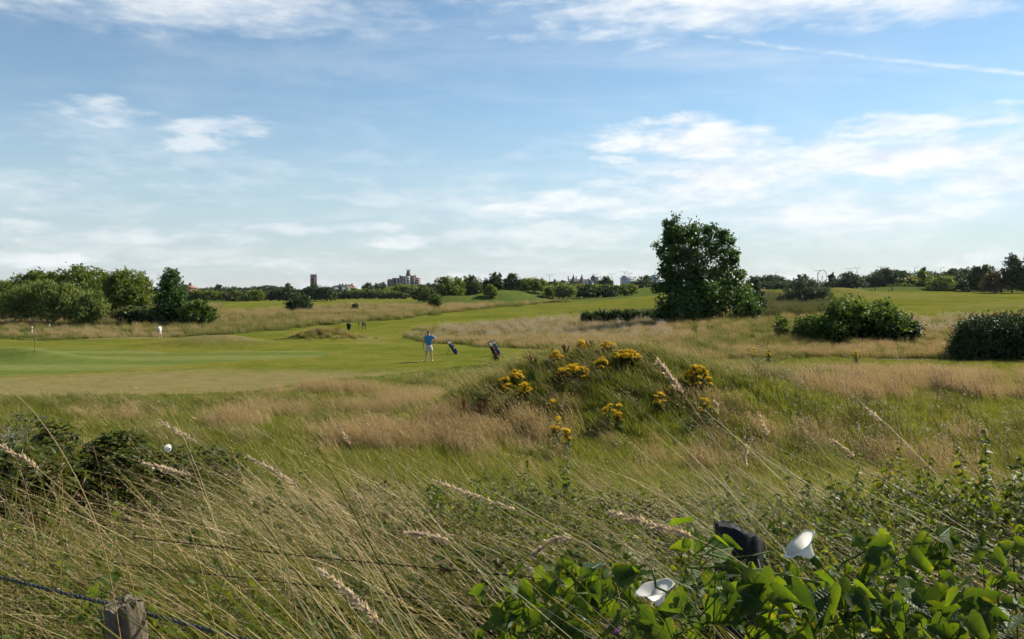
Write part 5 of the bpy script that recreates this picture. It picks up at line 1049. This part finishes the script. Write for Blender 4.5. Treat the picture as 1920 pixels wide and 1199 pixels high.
def make_bank():
    r = np.random.default_rng(50); TG, TD, NS, BR, SG = [], [], [], [], []
    for k in range(4):
        b = MB(); blades(b, 26, .18, .95, .70, .52, .0056, 6, r, 0, .36, .3, .55); blades(b, 12, .16, .95, .70, .48, .0026, 7, r, 1, .4, .3, .6); blades(b, 30, .20, .42, .3, .35, .0062, 3, r, 0, .45); proto(TG, 'a', b, [M['blade'], M['blade_dry']])
    for k in range(4):
        b = MB(); P, L = blades(b, 12, .16, 1.05, .78, .44, .0019, 7, r, 1, .24, .2, .25, ret=True); heads(b, P, L, r, 14, .013, .17, 2, .005, .15); blades(b, 20, .16, .75, .6, .5, .0052, 4, r, 0, .4); blades(b, 10, .18, .5, .5, .3, .0030, 5, r, 1, .35); blades(b, 22, .20, .38, .3, .35, .0060, 3, r, 0, .45); proto(TD, 'b', b, [M['blade'], M['blade_dry'], M['panicle']])
    for k in range(5):
        b = MB()
        for q in range(7):
            a = r.random() * 6.28; q0 = .20 * math.sqrt(r.random()); h = .50 + .38 * r.random(); leaf_shoot(b, (q0 * math.cos(a), q0 * math.sin(a), -.03), (q0 * math.cos(a) * 1.5 - .10 * h + r.normal() * .06, q0 * math.sin(a) * 1.5 + r.normal() * .06, h), r, 12, .085)
        proto(NS, 'n', b, [M['nettle'], M['stem_brown']])
    for k in range(4):
        b = MB()
        for q in range(3):
            a = r.random() * 6.28; R0 = .35 + .25 * r.random(); t = np.linspace(0, 1, 9); h = .45 + .3 * r.random(); P = np.stack([R0 * t * math.cos(a), R0 * t * math.sin(a), h * (1.9 * t - 1.25 * t * t) - .03], 1) + r.normal(size=(9, 3)) * .015
            b.tube(P, np.linspace(.005, .002, 9), 4, 1, cap=False); f = .15 + .85 * r.random(15); p = np.stack([np.interp(f, t, P[:, j]) for j in range(3)], 1); aa = r.random(15) * 6.28; X = norm(np.stack([np.cos(aa), np.sin(aa), .2 * r.normal(size=15) - .1], 1)); trifoliate(b, p + X * .03, X, r, .062)
        proto(BR, 'r', b, [M['bramble'], M['cane']])
    for k in range(3):
        b = MB(); blades(b, 80, .22, .30, .25, .3, .0038, 4, r, 0, .35); blades(b, 14, .2, .42, .4, .2, .002, 5, r, 1, .25); proto(SG, 's', b, [M['blade'], M['blade_dry']])
    protos = TG + TD + NS + BR + SG; oTG, oTD, oNS, oBR, oSG = 0, 4, 8, 13, 17
    n = 7000; y = 1.7 + (13.5 - 1.7) * r.random(n) ** 1.15; u = r.random(n) * 1.64 - .82; x = u * y; nz = fbm(x, y, 1.1, 71, 3); n2 = fbm(x, y, .7, 88, 2); v = r.random(n)
    # how leafy and how tall the growth is along the bank
    leafy = sst(-.42, .15, u + (nz - .5) * 1.1) * (1 - .5 * sst(9, 12.5, y)); dryw = np.clip(.52 + (n2 - .5) * 1.4 - .15 * leafy, .05, .7) + .35 * np.exp(-((u + .05) / .28) ** 2 - ((y - 8.5) / 3.0) ** 2)
    pick = np.where(v < .40 + leafy * .38, np.where(nz > .46 + .10 * (1 - sst(-.3, .2, u)), oNS + r.integers(0, 5, n), oBR + r.integers(0, 4, n)), np.where(r.random(n) < dryw, oTD + r.integers(0, 4, n), oTG + r.integers(0, 4, n)))
    pick = np.where((y > 9.5) & (r.random(n) < .45 * sst(9.5, 12.5, y)), oSG + r.integers(0, 3, n), pick)
    s = (.72 + .45 * r.random(n)) * np.interp(y, [1.7, 2.6, 4.0, 6, 9, 13.5], [.68, .76, .86, .90, .85, .66]); s = np.where((u < -.30) & (y > 5.0) & (y < 11.5), s * .48, s)
    s = s * (.62 + .76 * fbm(x, y, .9, 97, 2))
    s = np.where((y < 3.4) & (pick >= oTD) & (pick < oNS), s * .74, s)
    px = CX + u * F; cut = ((px > 200) & (px < 480) & (y < 2.25) & (r.random(n) < .6)) | ((px > 1310) & (px < 1560) & (y < 2.6) & (r.random(n) < .92))
    x, y, pick, s = x[~cut], y[~cut], pick[~cut], s[~cut]
    scatter('bank_growth', 'tangle of wind-bent tall grass, nettles and brambles covering the near bank', 'tall grass', x, y, protos, pick, s, 1.1, .16, r)
make_bank()
# --- bramble thicket at the left
def bramble(px, d, wpx, top, label, seed, n, mat='bramble', depth=2.2, leaf=.075):
    r = np.random.default_rng(seed); s = d / F; x = (px - CX) * s; z = tz(x, d); w = wpx * s; h = CAMZ - (top - HY) * s - z; o = empty('bramble_bush', (x, d, z - .05), (0, 0, 0), label, 'bush')
    bl = []
    for i in range(26):
        t = r.random() - .5; e = 1 - (2 * t) ** 2 * .55; hh = h * e * (.55 + .42 * r.random()); k = .16 + .16 * r.random(); bl.append((t * w, (r.random() - .5) * depth, hh - k * .6, k * 1.5, k * 1.3, k)); bl.append((t * w, (r.random() - .5) * depth, hh * .45, k * 1.6, k * 1.4, hh * .45))
    cb = MB()
    for i in range(34):
        q = bl[r.integers(0, len(bl))]; e = np.array(q[:3]) + [r.normal() * .2 - .1, r.normal() * .15, q[5] + .12 * r.random()]; s0 = np.array([e[0] * .7, e[1] * .5, 0]); cb.tube(np.array([s0, (s0 + e) / 2 + [0, 0, .25 * h], e, e + [-.14, 0, -.06]]), [.008, .006, .004, .002], 4)
    cb.build('canes', M['cane'], o)
    b = MB(); k = r.integers(0, len(bl), n); B = np.array(bl)[k]; dd = norm(r.normal(size=(n, 3))); dd[:, 2] = np.where(dd[:, 2] < -.4, -dd[:, 2], dd[:, 2]); p = B[:, :3] + dd * B[:, 3:] * (.55 + .5 * r.random(n))[:, None]
    a = r.random(n) * 6.28; X = norm(np.stack([np.cos(a), np.sin(a), .35 * r.normal(size=n)], 1)); trifoliate(b, p, X, r, leaf); b.build('foliage', M[mat], o); return o
bramble(225, 9.8, 370, 794, 'dark bramble thicket in the left foreground', 61, 6500, leaf=.09)
bramble(40, 9.6, 190, 784, 'bramble thicket at the left edge behind the tall grass', 62, 3600, leaf=.09)
bramble(372, 9.4, 110, 850, 'low bramble at the right foot of the left thicket', 63, 1300, depth=1.4)
bramble(690, 8.6, 150, 905, 'low dark bramble in the middle of the bank', 65, 900, depth=1.2, leaf=.08)
bramble(1010, 7.4, 190, 912, 'leafy bramble clump below the pale slanting grass head', 66, 1100, depth=1.2, leaf=.075)
bramble(1250, 6.4, 150, 940, 'bramble clump left of the charred post', 67, 900, depth=1.0, leaf=.07)
bramble(700, 5.6, 140, 985, 'dark bramble patch above the lower rusty wire', 68, 800, depth=.9, leaf=.07)
bramble(15, 11.5, 110, 762, 'greyish bush topping the bramble at the left edge', 64, 1500, 'leaf_silver', 1.6, .05)
# --- single plants that stand out
def nettle_plant(px, top, d, label, seed, nst=3, size=.115):
    r = np.random.default_rng(seed); s = d / F; x = (px - CX) * s; z = tz(x, d); h = CAMZ - (top - HY) * s - z; o = empty('nettle_plant', (x, d, z), (0, 0, 0), label, 'nettle', 'upright leafy weeds on the bank')
    for i in range(nst):
        b = MB(); a = r.random() * 6.28; hh = h * (1 - .18 * i * r.random()); leaf_shoot(b, (.05 * math.cos(a), .05 * math.sin(a), -.05), (.13 * math.cos(a) - .05, .13 * math.sin(a), hh), r, int(16 + 12 * hh), size, 0, 1, .45, .05, .005); b.build('leafy_stem', [M['nettle'], M['stem_brown']], o)
for i, a in enumerate([(1828, 806, 6.2, 'tall leafy nettle rising highest at the right', 4), (1905, 850, 5.2, 'leafy nettle at the right edge of the picture', 4), (1700, 838, 7.4, 'nettle left of the tallest one at the right', 4), (1745, 862, 6.4, 'shorter nettle between the two taller ones at right', 3), (1505, 850, 8.0, 'thin nettle in the gap right of the mound', 3), (1052, 838, 9.5, 'single dark nettle below the mound', 3), (975, 868, 8.2, 'dark nettle left of the single one below the mound', 4), (548, 862, 8.6, 'small nettle right of the left bramble thicket', 2), (850, 905, 6.0, 'dark leafy nettle in the middle of the bank', 4), (1385, 880, 6.6, 'leafy nettle above the charred post', 3), (1590, 895, 5.4, 'nettle above the right bindweed flower', 4)]):
    nettle_plant(*a[:4], 900 + i, a[4])
def px3(px, py, d): return np.array([(px - CX) / F * d, d, CAMZ - (py - HY) / F * d])
def grass_stem(pts, d, label, seed, head=.3, per=130, size=.0135, thick=.0017, mat='blade_dry', narrow=.17, spread=.0024, dslope=0.0):
    r = np.random.default_rng(seed); P = np.array([px3(px, py, d + dslope * i) for i, (px, py) in enumerate(pts)]); e = P[-1]; g = tz(e[0] + .12, e[1] + .03)
    P = np.vstack([P, [[e[0] + .06, e[1] + .02, (e[2] * .55 + g * .45)], [e[0] + .10, e[1] + .03, g - .03]]]) if e[2] > g + .05 else P
    t = np.linspace(0, 1, len(P)); tt = np.linspace(0, 1, 28); Q = np.stack([np.interp(tt, t, P[:, k]) for k in range(3)], 1)
    for _ in range(3): Q[1:-1] = (Q[:-2] + 2 * Q[1:-1] + Q[2:]) / 4
    root = Q[-1].copy(); o = empty('grass_stem', tuple(root), (0, 0, 0), label, 'grass stem', 'single tall grass stems'); Q = Q - root
    MB().tube(Q, np.linspace(thick * .5, thick, 28), 5).build('stem', M[mat], o, smooth=True)
    b = MB(); f = r.random(per) * head * .55; p = np.stack([np.interp(f, tt, Q[:, k]) for k in range(3)], 1); i = np.clip((f * 27).astype(int), 0, 26); tan = norm(Q[i] - Q[i + 1])
    p = p + r.normal(size=p.shape) * spread * np.clip(f / (head * .55) * 2, .25, 1)[:, None]; X = norm(tan + .45 * r.normal(size=p.shape)); Y = norm(np.cross(X, r.normal(size=p.shape))); Z = np.cross(X, Y)
    b.place(p, X, Y, Z, size * (.6 + .7 * r.random(per)), [(0, 0, 0), (.4, narrow, .05), (1, 0, 0), (.4, -narrow, .05)], [(0, 1, 2, 3)]); b.build('seed_head', M['panicle'], o)
for i, (pts, d, lb, kw) in enumerate([
 ([(1235, 679), (1255, 705), (1278, 735), (1300, 765), (1335, 815), (1375, 880), (1420, 970), (1450, 1060)], 1.9, 'tallest pale grass head, crossing the mound right of the ragworts', dict(head=.42, per=210, thick=.0012)),
 ([(-20, 716), (30, 738), (75, 785), (125, 860), (170, 950), (205, 1050)], 2.0, 'long bare pale stem arching in at the left edge', dict(per=14, head=.1)),
 ([(1150, 962), (1215, 982), (1290, 1003), (1370, 1040), (1450, 1100), (1530, 1180)], 1.7, 'thick pale grass head lying across toward the charred post', dict(head=.55, per=230)),
 ([(815, 903), (880, 925), (950, 952), (1030, 980), (1100, 1010), (1180, 1070), (1240, 1150)], 2.3, 'pale grass head slanting over the nettles in mid bank', dict(head=.5, per=170)),
 ([(600, 1070), (650, 1105), (690, 1148), (735, 1190), (770, 1240)], 1.45, 'plump grass head at the bottom edge, left of centre', dict(head=.75, per=200)),
 ([(-10, 832), (50, 862), (120, 920), (190, 990), (250, 1070)], 1.9, 'grass head reaching in low at the left edge', dict(head=.4)),
 ([(1340, 752), (1352, 790), (1366, 850), (1385, 930)], 3.2, 'short pale head just right of the tallest one', dict(head=.25, per=60)),
 ([(1400, 838), (1396, 862), (1404, 905), (1420, 970)], 3.0, 'upright pale head beside the nettle above the charred post', dict(head=.5, per=150)),
 ([(1560, 826), (1585, 842), (1608, 864), (1640, 910), (1680, 980)], 2.8, 'pale drooping head above the right bindweed flower', dict(head=.5, per=140)),
 ([(1626, 768), (1650, 788), (1680, 815), (1720, 870), (1760, 960)], 2.8, 'thin pale stem in the rough at the right', dict(head=.3, per=60, thick=.0014)),
 ([(1425, 782), (1440, 815), (1462, 850), (1490, 910), (1515, 1000)], 2.6, 'slender pale stem below the right shoulder of the mound', dict(head=.3, per=60, thick=.0013)),
 ([(640, 806), (655, 830), (670, 860), (690, 920)], 4.0, 'small pale stem standing over the hay left of the mound', dict(head=.4, per=60)),
 ([(690, 772), (705, 800), (722, 840), (745, 900)], 4.0, 'tiny pale stem leaning left beside the hay patch', dict(head=.25, per=40, thick=.0014)),
 ([(300, 790), (345, 815), (400, 850), (455, 890), (520, 960)], 2.6, 'bent grass head over the left bramble thicket', dict(head=.45, per=130)),
 ([(470, 860), (520, 885), (580, 930), (640, 990), (690, 1060)], 2.3, 'grass head bowing right of the left bramble thicket', dict(head=.5, per=150)),
 ([(270, 870), (330, 885), (400, 905), (470, 950), (540, 1030)], 2.0, 'grass head stretched across the dark of the thicket', dict(head=.4, per=120)),
 ([(760, 1000), (810, 1005), (865, 1022), (920, 1070), (960, 1140)], 1.9, 'feathery head hanging over the lower wire', dict(head=.5, per=160)),
 ([(1000, 1040), (1040, 1008), (1085, 1012), (1130, 1045), (1165, 1110)], 1.8, 'arched feathery head above the centre bindweed leaves', dict(head=.5, per=150))]):
    grass_stem(pts, d, lb, 1000 + i, **kw)
# --- fence posts and wires
def fence_post(px, top, d, w, label, mat, seed, slope=0.0, crack=True, name='fence_post'):
    r = np.random.default_rng(seed); p = px3(px, top, d); g = tz(p[0], d); h = p[2] - g; o = empty(name, (p[0], d, g), (r.normal() * .02, r.normal() * .03, .3), label, 'post')
    n = 40; th = np.arange(n) * 2 * math.pi / n; rows = []
    for z in np.concatenate([[-.2], np.linspace(0, h - .012, 14), [h]]):
        rr = w / 2 * (1 + .05 * np.sin(3 * th + z * 2) + .025 * np.sin(7 * th - z * 3) + .012 * r.normal(size=n)); 
        if z >= h: rr = rr * .93
        if crack: rr = rr * (1 - .45 * np.exp(-((th - 4.55 - .05 * math.sin(z * 9)) / .055) ** 2) - .28 * np.exp(-((th - 4.05 + .04 * z) / .05) ** 2))
        rows.append(np.stack([rr * np.cos(th), rr * np.sin(th), z + slope * rr * np.cos(th) * (z > h - .1) + (.004 * r.normal(size=n) if z >= h - .02 else 0)], 1))
    V = np.concatenate(rows); m = len(rows); b = MB(); b.add(V, [[i * n + j, i * n + (j + 1) % n, (i + 1) * n + (j + 1) % n, (i + 1) * n + j] for i in range(m - 1) for j in range(n)]); b.build('shaft', M[mat], o)
    tp = rows[-1]; b = MB(); rings = [tp, tp * [.66, .66, 1] + np.stack([np.zeros(n), np.zeros(n), .003 * r.normal(size=n)], 1), tp * [.33, .33, 1] + np.stack([np.zeros(n), np.zeros(n), .004 * r.normal(size=n)], 1)]; zc = tp[:, 2].mean()
    for q in rings[1:]: q[:, 2] = zc + (q[:, 2] - zc) * 1.0
    V = np.vstack(rings + [np.array([[0, 0, zc]])]); b.add(V, [[i * n + j, i * n + (j + 1) % n, (i + 1) * n + (j + 1) % n, (i + 1) * n + j] for i in range(2) for j in range(n)]); b.add(V, [[2 * n + j, 2 * n + (j + 1) % n, 3 * n] for j in range(n)]); b.build('end_grain', M[mat], o)
    return o
fence_post(292, 1112, 2.15, .098, 'weathered cracked wooden fence post at bottom left', 'weathered', 3)
fence_post(1392, 996, 2.5, .145, 'charred black post stump behind the bindweed flower', 'charred', 4, slope=-.35, crack=False)
def wire(pts, label, mat, barbs=True, rad=.0022, seed=0):
    r = np.random.default_rng(seed); P = np.array([px3(*q) for q in pts]); c = P[0].copy(); t = np.linspace(0, 1, len(P)); tt = np.linspace(0, 1, 160); Q = np.stack([np.interp(tt, t, P[:, k]) for k in range(3)], 1) - c
    for _ in range(6): Q[1:-1] = (Q[:-2] + 2 * Q[1:-1] + Q[2:]) / 4
    o = empty('fence_wire', tuple(c), (0, 0, 0), label, 'wire', 'fence wires'); L = np.linalg.norm(Q[-1]); ph = tt * L / .035 * 2 * math.pi
    for s in (0, math.pi): MB().tube(Q + np.stack([np.zeros(160), rad * np.cos(ph + s), rad * np.sin(ph + s)], 1), rad * .8, 5).build('strand', M[mat], o, smooth=True)
    if barbs:
        for f in np.arange(.06, 1, .11 / max(L, .3)):
            q = np.array([np.interp(f, tt, Q[:, k]) for k in range(3)]); b = MB()
            for a in (.6, 2.2, 3.8, 5.3): b.tube(np.array([q, q + np.array([.004 * math.cos(a), .014 * math.cos(a), .014 * math.sin(a)])]), [.0014, .0005], 4)
            b.build('barb', M[mat], o)
wire([(px, py, d * .862) for px, py, d in ((-60, 1068, 2.83), (50, 1095, 2.70), (180, 1127, 2.55), (292, 1156, 2.432), (460, 1199, 2.277), (560, 1232, 2.18))], 'grey twisted wire crossing the weathered post', 'wire', False, .0034, 1)
wire([(250, 1008, 3.32), (420, 1027, 3.2), (640, 1050, 3.05), (980, 1081, 2.9), (1120, 1094, 2.82), (1290, 1105, 2.72), (1345, 1108, 2.58)], 'upper rusty barbed wire running to the charred post', 'wire_rust', True, .0022, 2)
wire([(200, 1055, 3.5), (300, 1067, 3.42), (640, 1104, 3.2), (900, 1138, 3.0), (1160, 1171, 2.8), (1345, 1192, 2.58)], 'lower rusty barbed wire below the upper one', 'wire_rust', True, .0022, 3)
# --- bindweed
def heart_mesh(curl=1.0, slim=1.0, wave=0.0):
    out = [(-.02, 0, 0), (-.20, .20, .02), (-.17, .36, .015), (.02, .44, .0), (.25, .40, -.01), (.50, .28, -.03), (.76, .13, -.06), (1.0, 0, -.12)]; mid = [(-.02, 0, 0), (.2, 0, -.045), (.5, 0, -.07), (.78, 0, -.10), (1.0, 0, -.12)]
    V = [mid[0], mid[1], mid[2], mid[3], mid[4]]; Fc = []
    for sg in (1, -1):
        ix = []
        for p in out[1:-1]: V.append((p[0], p[1] * sg * slim, p[2] * curl + .25 * curl * abs(p[1]) - .1 * (curl - 1) + wave * math.sin(p[0] * 9 + sg))); ix.append(len(V) - 1)
        a, b, c, d, e, f = ix
        for tri in ((0, a, b), (0, b, c), (0, c, 1), (1, c, d), (1, d, 2), (2, d, e), (2, e, 3), (3, e, f), (3, f, 4)): Fc.append(tri if sg < 0 else tri[::-1])
    return MB().add(V, Fc).mesh('leaf', M['bindweed'], True)
HEARTS = [heart_mesh(), heart_mesh(2.2, .85, .03), heart_mesh(-1.2, .8, .02), heart_mesh(1.5, .65, .04), heart_mesh(.4, 1.0, .05)]
def bindweed(label, starts, seed, region):
    r = np.random.default_rng(seed); p0 = px3(*starts[0]); o = empty('bindweed_plant', (p0[0], p0[1], tz(p0[0], p0[1])), (0, 0, 0), label, 'bindweed'); base = np.array(o.location)
    for (px, py, d) in starts:
        n = 17; pts = []; x, y, dd = px, py, d; ang = r.choice([0, math.pi]) + r.normal() * .5
        for i in range(n):
            pts.append(px3(x, y, dd)); ang += r.normal() * .35; x += math.cos(ang) * 24; y += math.sin(ang) * 15; dd += r.normal() * .035
            if not (region[0] < x < region[2]): ang = math.pi - ang
            if not (region[1] < y < region[3]): ang = -ang
            x = min(max(x, region[0]), region[2]); y = min(max(y, region[1]), region[3])
        P = np.array(pts); g0 = np.array([P[0][0] + .05, P[0][1] + .05, tz(P[0][0], P[0][1])]); vb = MB(); vb.tube(np.vstack([[g0], [(g0 + P[0]) / 2 + [.02, 0, 0]], P]) - base, .0022, 5)
        for i in range(n):
            qx = CX + F * P[i][0] / P[i][1]; qy = HY + F * (CAMZ - P[i][2]) / P[i][1]
            if (1325 < qx < 1475 and qy < 1100) or (abs(qx - 1508) < 75 and abs(qy - 1040) < 75) or (abs(qx - 1238) < 70 and abs(qy - 1130) < 65): continue
            for k in range(2 if r.random() < .6 else 1):
                a = r.random() * 6.28; pet = np.array([math.cos(a) * .040, math.sin(a) * .03 - .01, .02 + .04 * r.random()]); lp = P[i] + pet; vb.tube(np.array([P[i], P[i] + pet * .6, lp]) - base, [.0014, .0012, .0010], 4)
                s = .026 + .038 * r.random() ** 1.4; nrm = Vector((r.normal() * .5 - .15, r.normal() * .45 - .75, .55)).normalized(); ax = Vector((math.cos(a), math.sin(a) * .6 - .25, -.35 + .3 * r.normal())); ax = (ax - nrm * ax.dot(nrm)).normalized(); yy = nrm.cross(ax)
                m = Matrix((ax, yy, nrm)).transposed(); lf = link('leaf', HEARTS[r.integers(0, 5)], o, tuple(lp - base), m.to_euler(), (s, s * (.85 + .3 * r.random()), s * (.7 + .8 * r.random())))
        vb.build('vine', M['bindweed'], o, smooth=True)
    return o
def trumpet():
    n = 50; th = np.arange(n) * 2 * math.pi / n; b = MB(); rows = []
    for rr, z in ((.005, 0), (.007, .012), (.010, .024), (.015, .034), (.021, .043), (.028, .050), (.035, .055), (.041, .0585), (.0445, .0595), (.0458, .058)):
        k = rr / .046; lob = 1 + .022 * k ** 3 * np.cos(5 * th); rows.append(np.stack([rr * lob * np.cos(th), rr * lob * np.sin(th), z + .0012 * k ** 2 * np.cos(5 * th + .6) + .0006 * k * np.cos(5 * th) ** 8 * (k > .4)], 1))
    V = np.concatenate(rows); m = len(rows); b.add(V, [[i * n + j, i * n + (j + 1) % n, (i + 1) * n + (j + 1) % n, (i + 1) * n + j] for i in range(m - 1) for j in range(n)]); return b.mesh('petals', M['petal'], True)
TRUMP = trumpet(); SEPAL = MB().lathe([(.004, -.012), (.009, -.006), (.011, .004), (.0095, .020), (.0085, .020)], 10).mesh('calyx', M['bindweed'], True); STAM = MB().tube([(0, 0, .004), (0, 0, .034)], [.003, .002], 6).ball((0, 0, .036), .004, 6, 5).mesh('stamen', M['seed'], True)
def flower(px, py, d, ax, s, parent=None, label=None):
    p = px3(px, py, d); q = Vector(ax).to_track_quat('Z', 'Y').to_euler()
    if parent: o = link('flower', TRUMP, parent, tuple(p - np.array(parent.location)), q, s)
    else:
        o = tag(link('bindweed_flower', TRUMP, None, tuple(p), q, s), label, 'flower')
    link('calyx', SEPAL, o); link('stamen', STAM, o); st = MB().tube([(0, 0, -.01), (.004, .003, -.06), (.012, .008, -.16)], .0016, 5).build('stalk', M['bindweed'], o); return o
bw = bindweed('bindweed with large heart-shaped leaves and white trumpets at bottom right', [(1330, 1085, 1.85), (1450, 1120, 1.75), (1560, 1080, 1.85), (1660, 1100, 1.75), (1760, 1060, 1.9), (1870, 1090, 1.8), (1400, 1165, 1.6), (1600, 1160, 1.6), (1800, 1160, 1.6), (1900, 1050, 2.0), (1700, 1180, 1.55), (1480, 1205, 1.5), (1850, 1200, 1.5)], 5, (1290, 1035, 1960, 1225))
flower(1533, 1056, 1.55, (-.66, .10, .70), .84, bw)
bw2 = bindweed('bindweed with bright backlit leaves and one white trumpet at bottom centre', [(1000, 1085, 2.0), (1080, 1120, 1.85), (1180, 1100, 1.9), (1240, 1165, 1.7), (1050, 1175, 1.7), (1120, 1200, 1.6)], 6, (920, 1050, 1300, 1225))
flower(1243, 1150, 1.5, (-.30, .05, .95), .84, bw2)
flower(321, 842, 8.7, (-.2, -.9, .3), 1.0, None, 'small white bindweed trumpet on the left bramble thicket')
bindweed('low bindweed creeping through the grass by the weathered post', [(190, 1150, 2.6)], 8, (130, 1110, 270, 1210))
# purple thistle head at the bottom edge
def thistle_head(px, py, d):
    r = np.random.default_rng(9); p = px3(px, py, d); g = tz(p[0], d); o = empty('thistle_plant', (p[0], d, g), (0, 0, 0), 'purple thistle head just above the bottom edge', 'thistle'); h = p[2] - g
    MB().tube([(0.03, 0, -.03), (.01, 0, h * .5), (0, 0, h - .02)], [.004, .003, .0025], 6).build('stem', M['rag_leaf'], o); MB().lathe([(.004, h - .03), (.012, h - .022), (.013, h - .008), (.009, h)], 12).build('bulb', M['rag_leaf'], o)
    b = MB(); n = 90; a = r.random(n) * 6.28; q = .012 * np.sqrt(r.random(n)); X = norm(np.stack([np.cos(a) * q * 60, np.sin(a) * q * 60, np.ones(n)], 1)); P = np.stack([np.stack([q * np.cos(a) * .6, q * np.sin(a) * .6, np.full(n, h - .004)], 1), np.stack([q * np.cos(a) * .6, q * np.sin(a) * .6, np.full(n, h - .004)], 1) + X * .018], 1); b.ribbon(P, norm(np.cross(X, r.normal(size=(n, 3)))), np.full((n, 2), .0008)); b.build('florets', M['thistle'], o)
thistle_head(1150, 1186, 1.7)
# ------------------------------------------------------------------ thin summer haze
def haze():
    m, g, out = mat_new('haze'); v = g.n('ShaderNodeVolumePrincipled'); v.inputs['Color'].default_value = (.80, .88, 1.0, 1); v.inputs['Density'].default_value = HAZE; v.inputs['Anisotropy'].default_value = 0.2
    g.put(out.inputs['Volume'], v.outputs[0]); o = MB().box((0, 0, 28), (5200, 5200, 64)).build('haze', m); tag(o, 'thin pale summer haze lying over the whole course', 'haze', kind='stuff')
HAZE = 0.00003
haze()
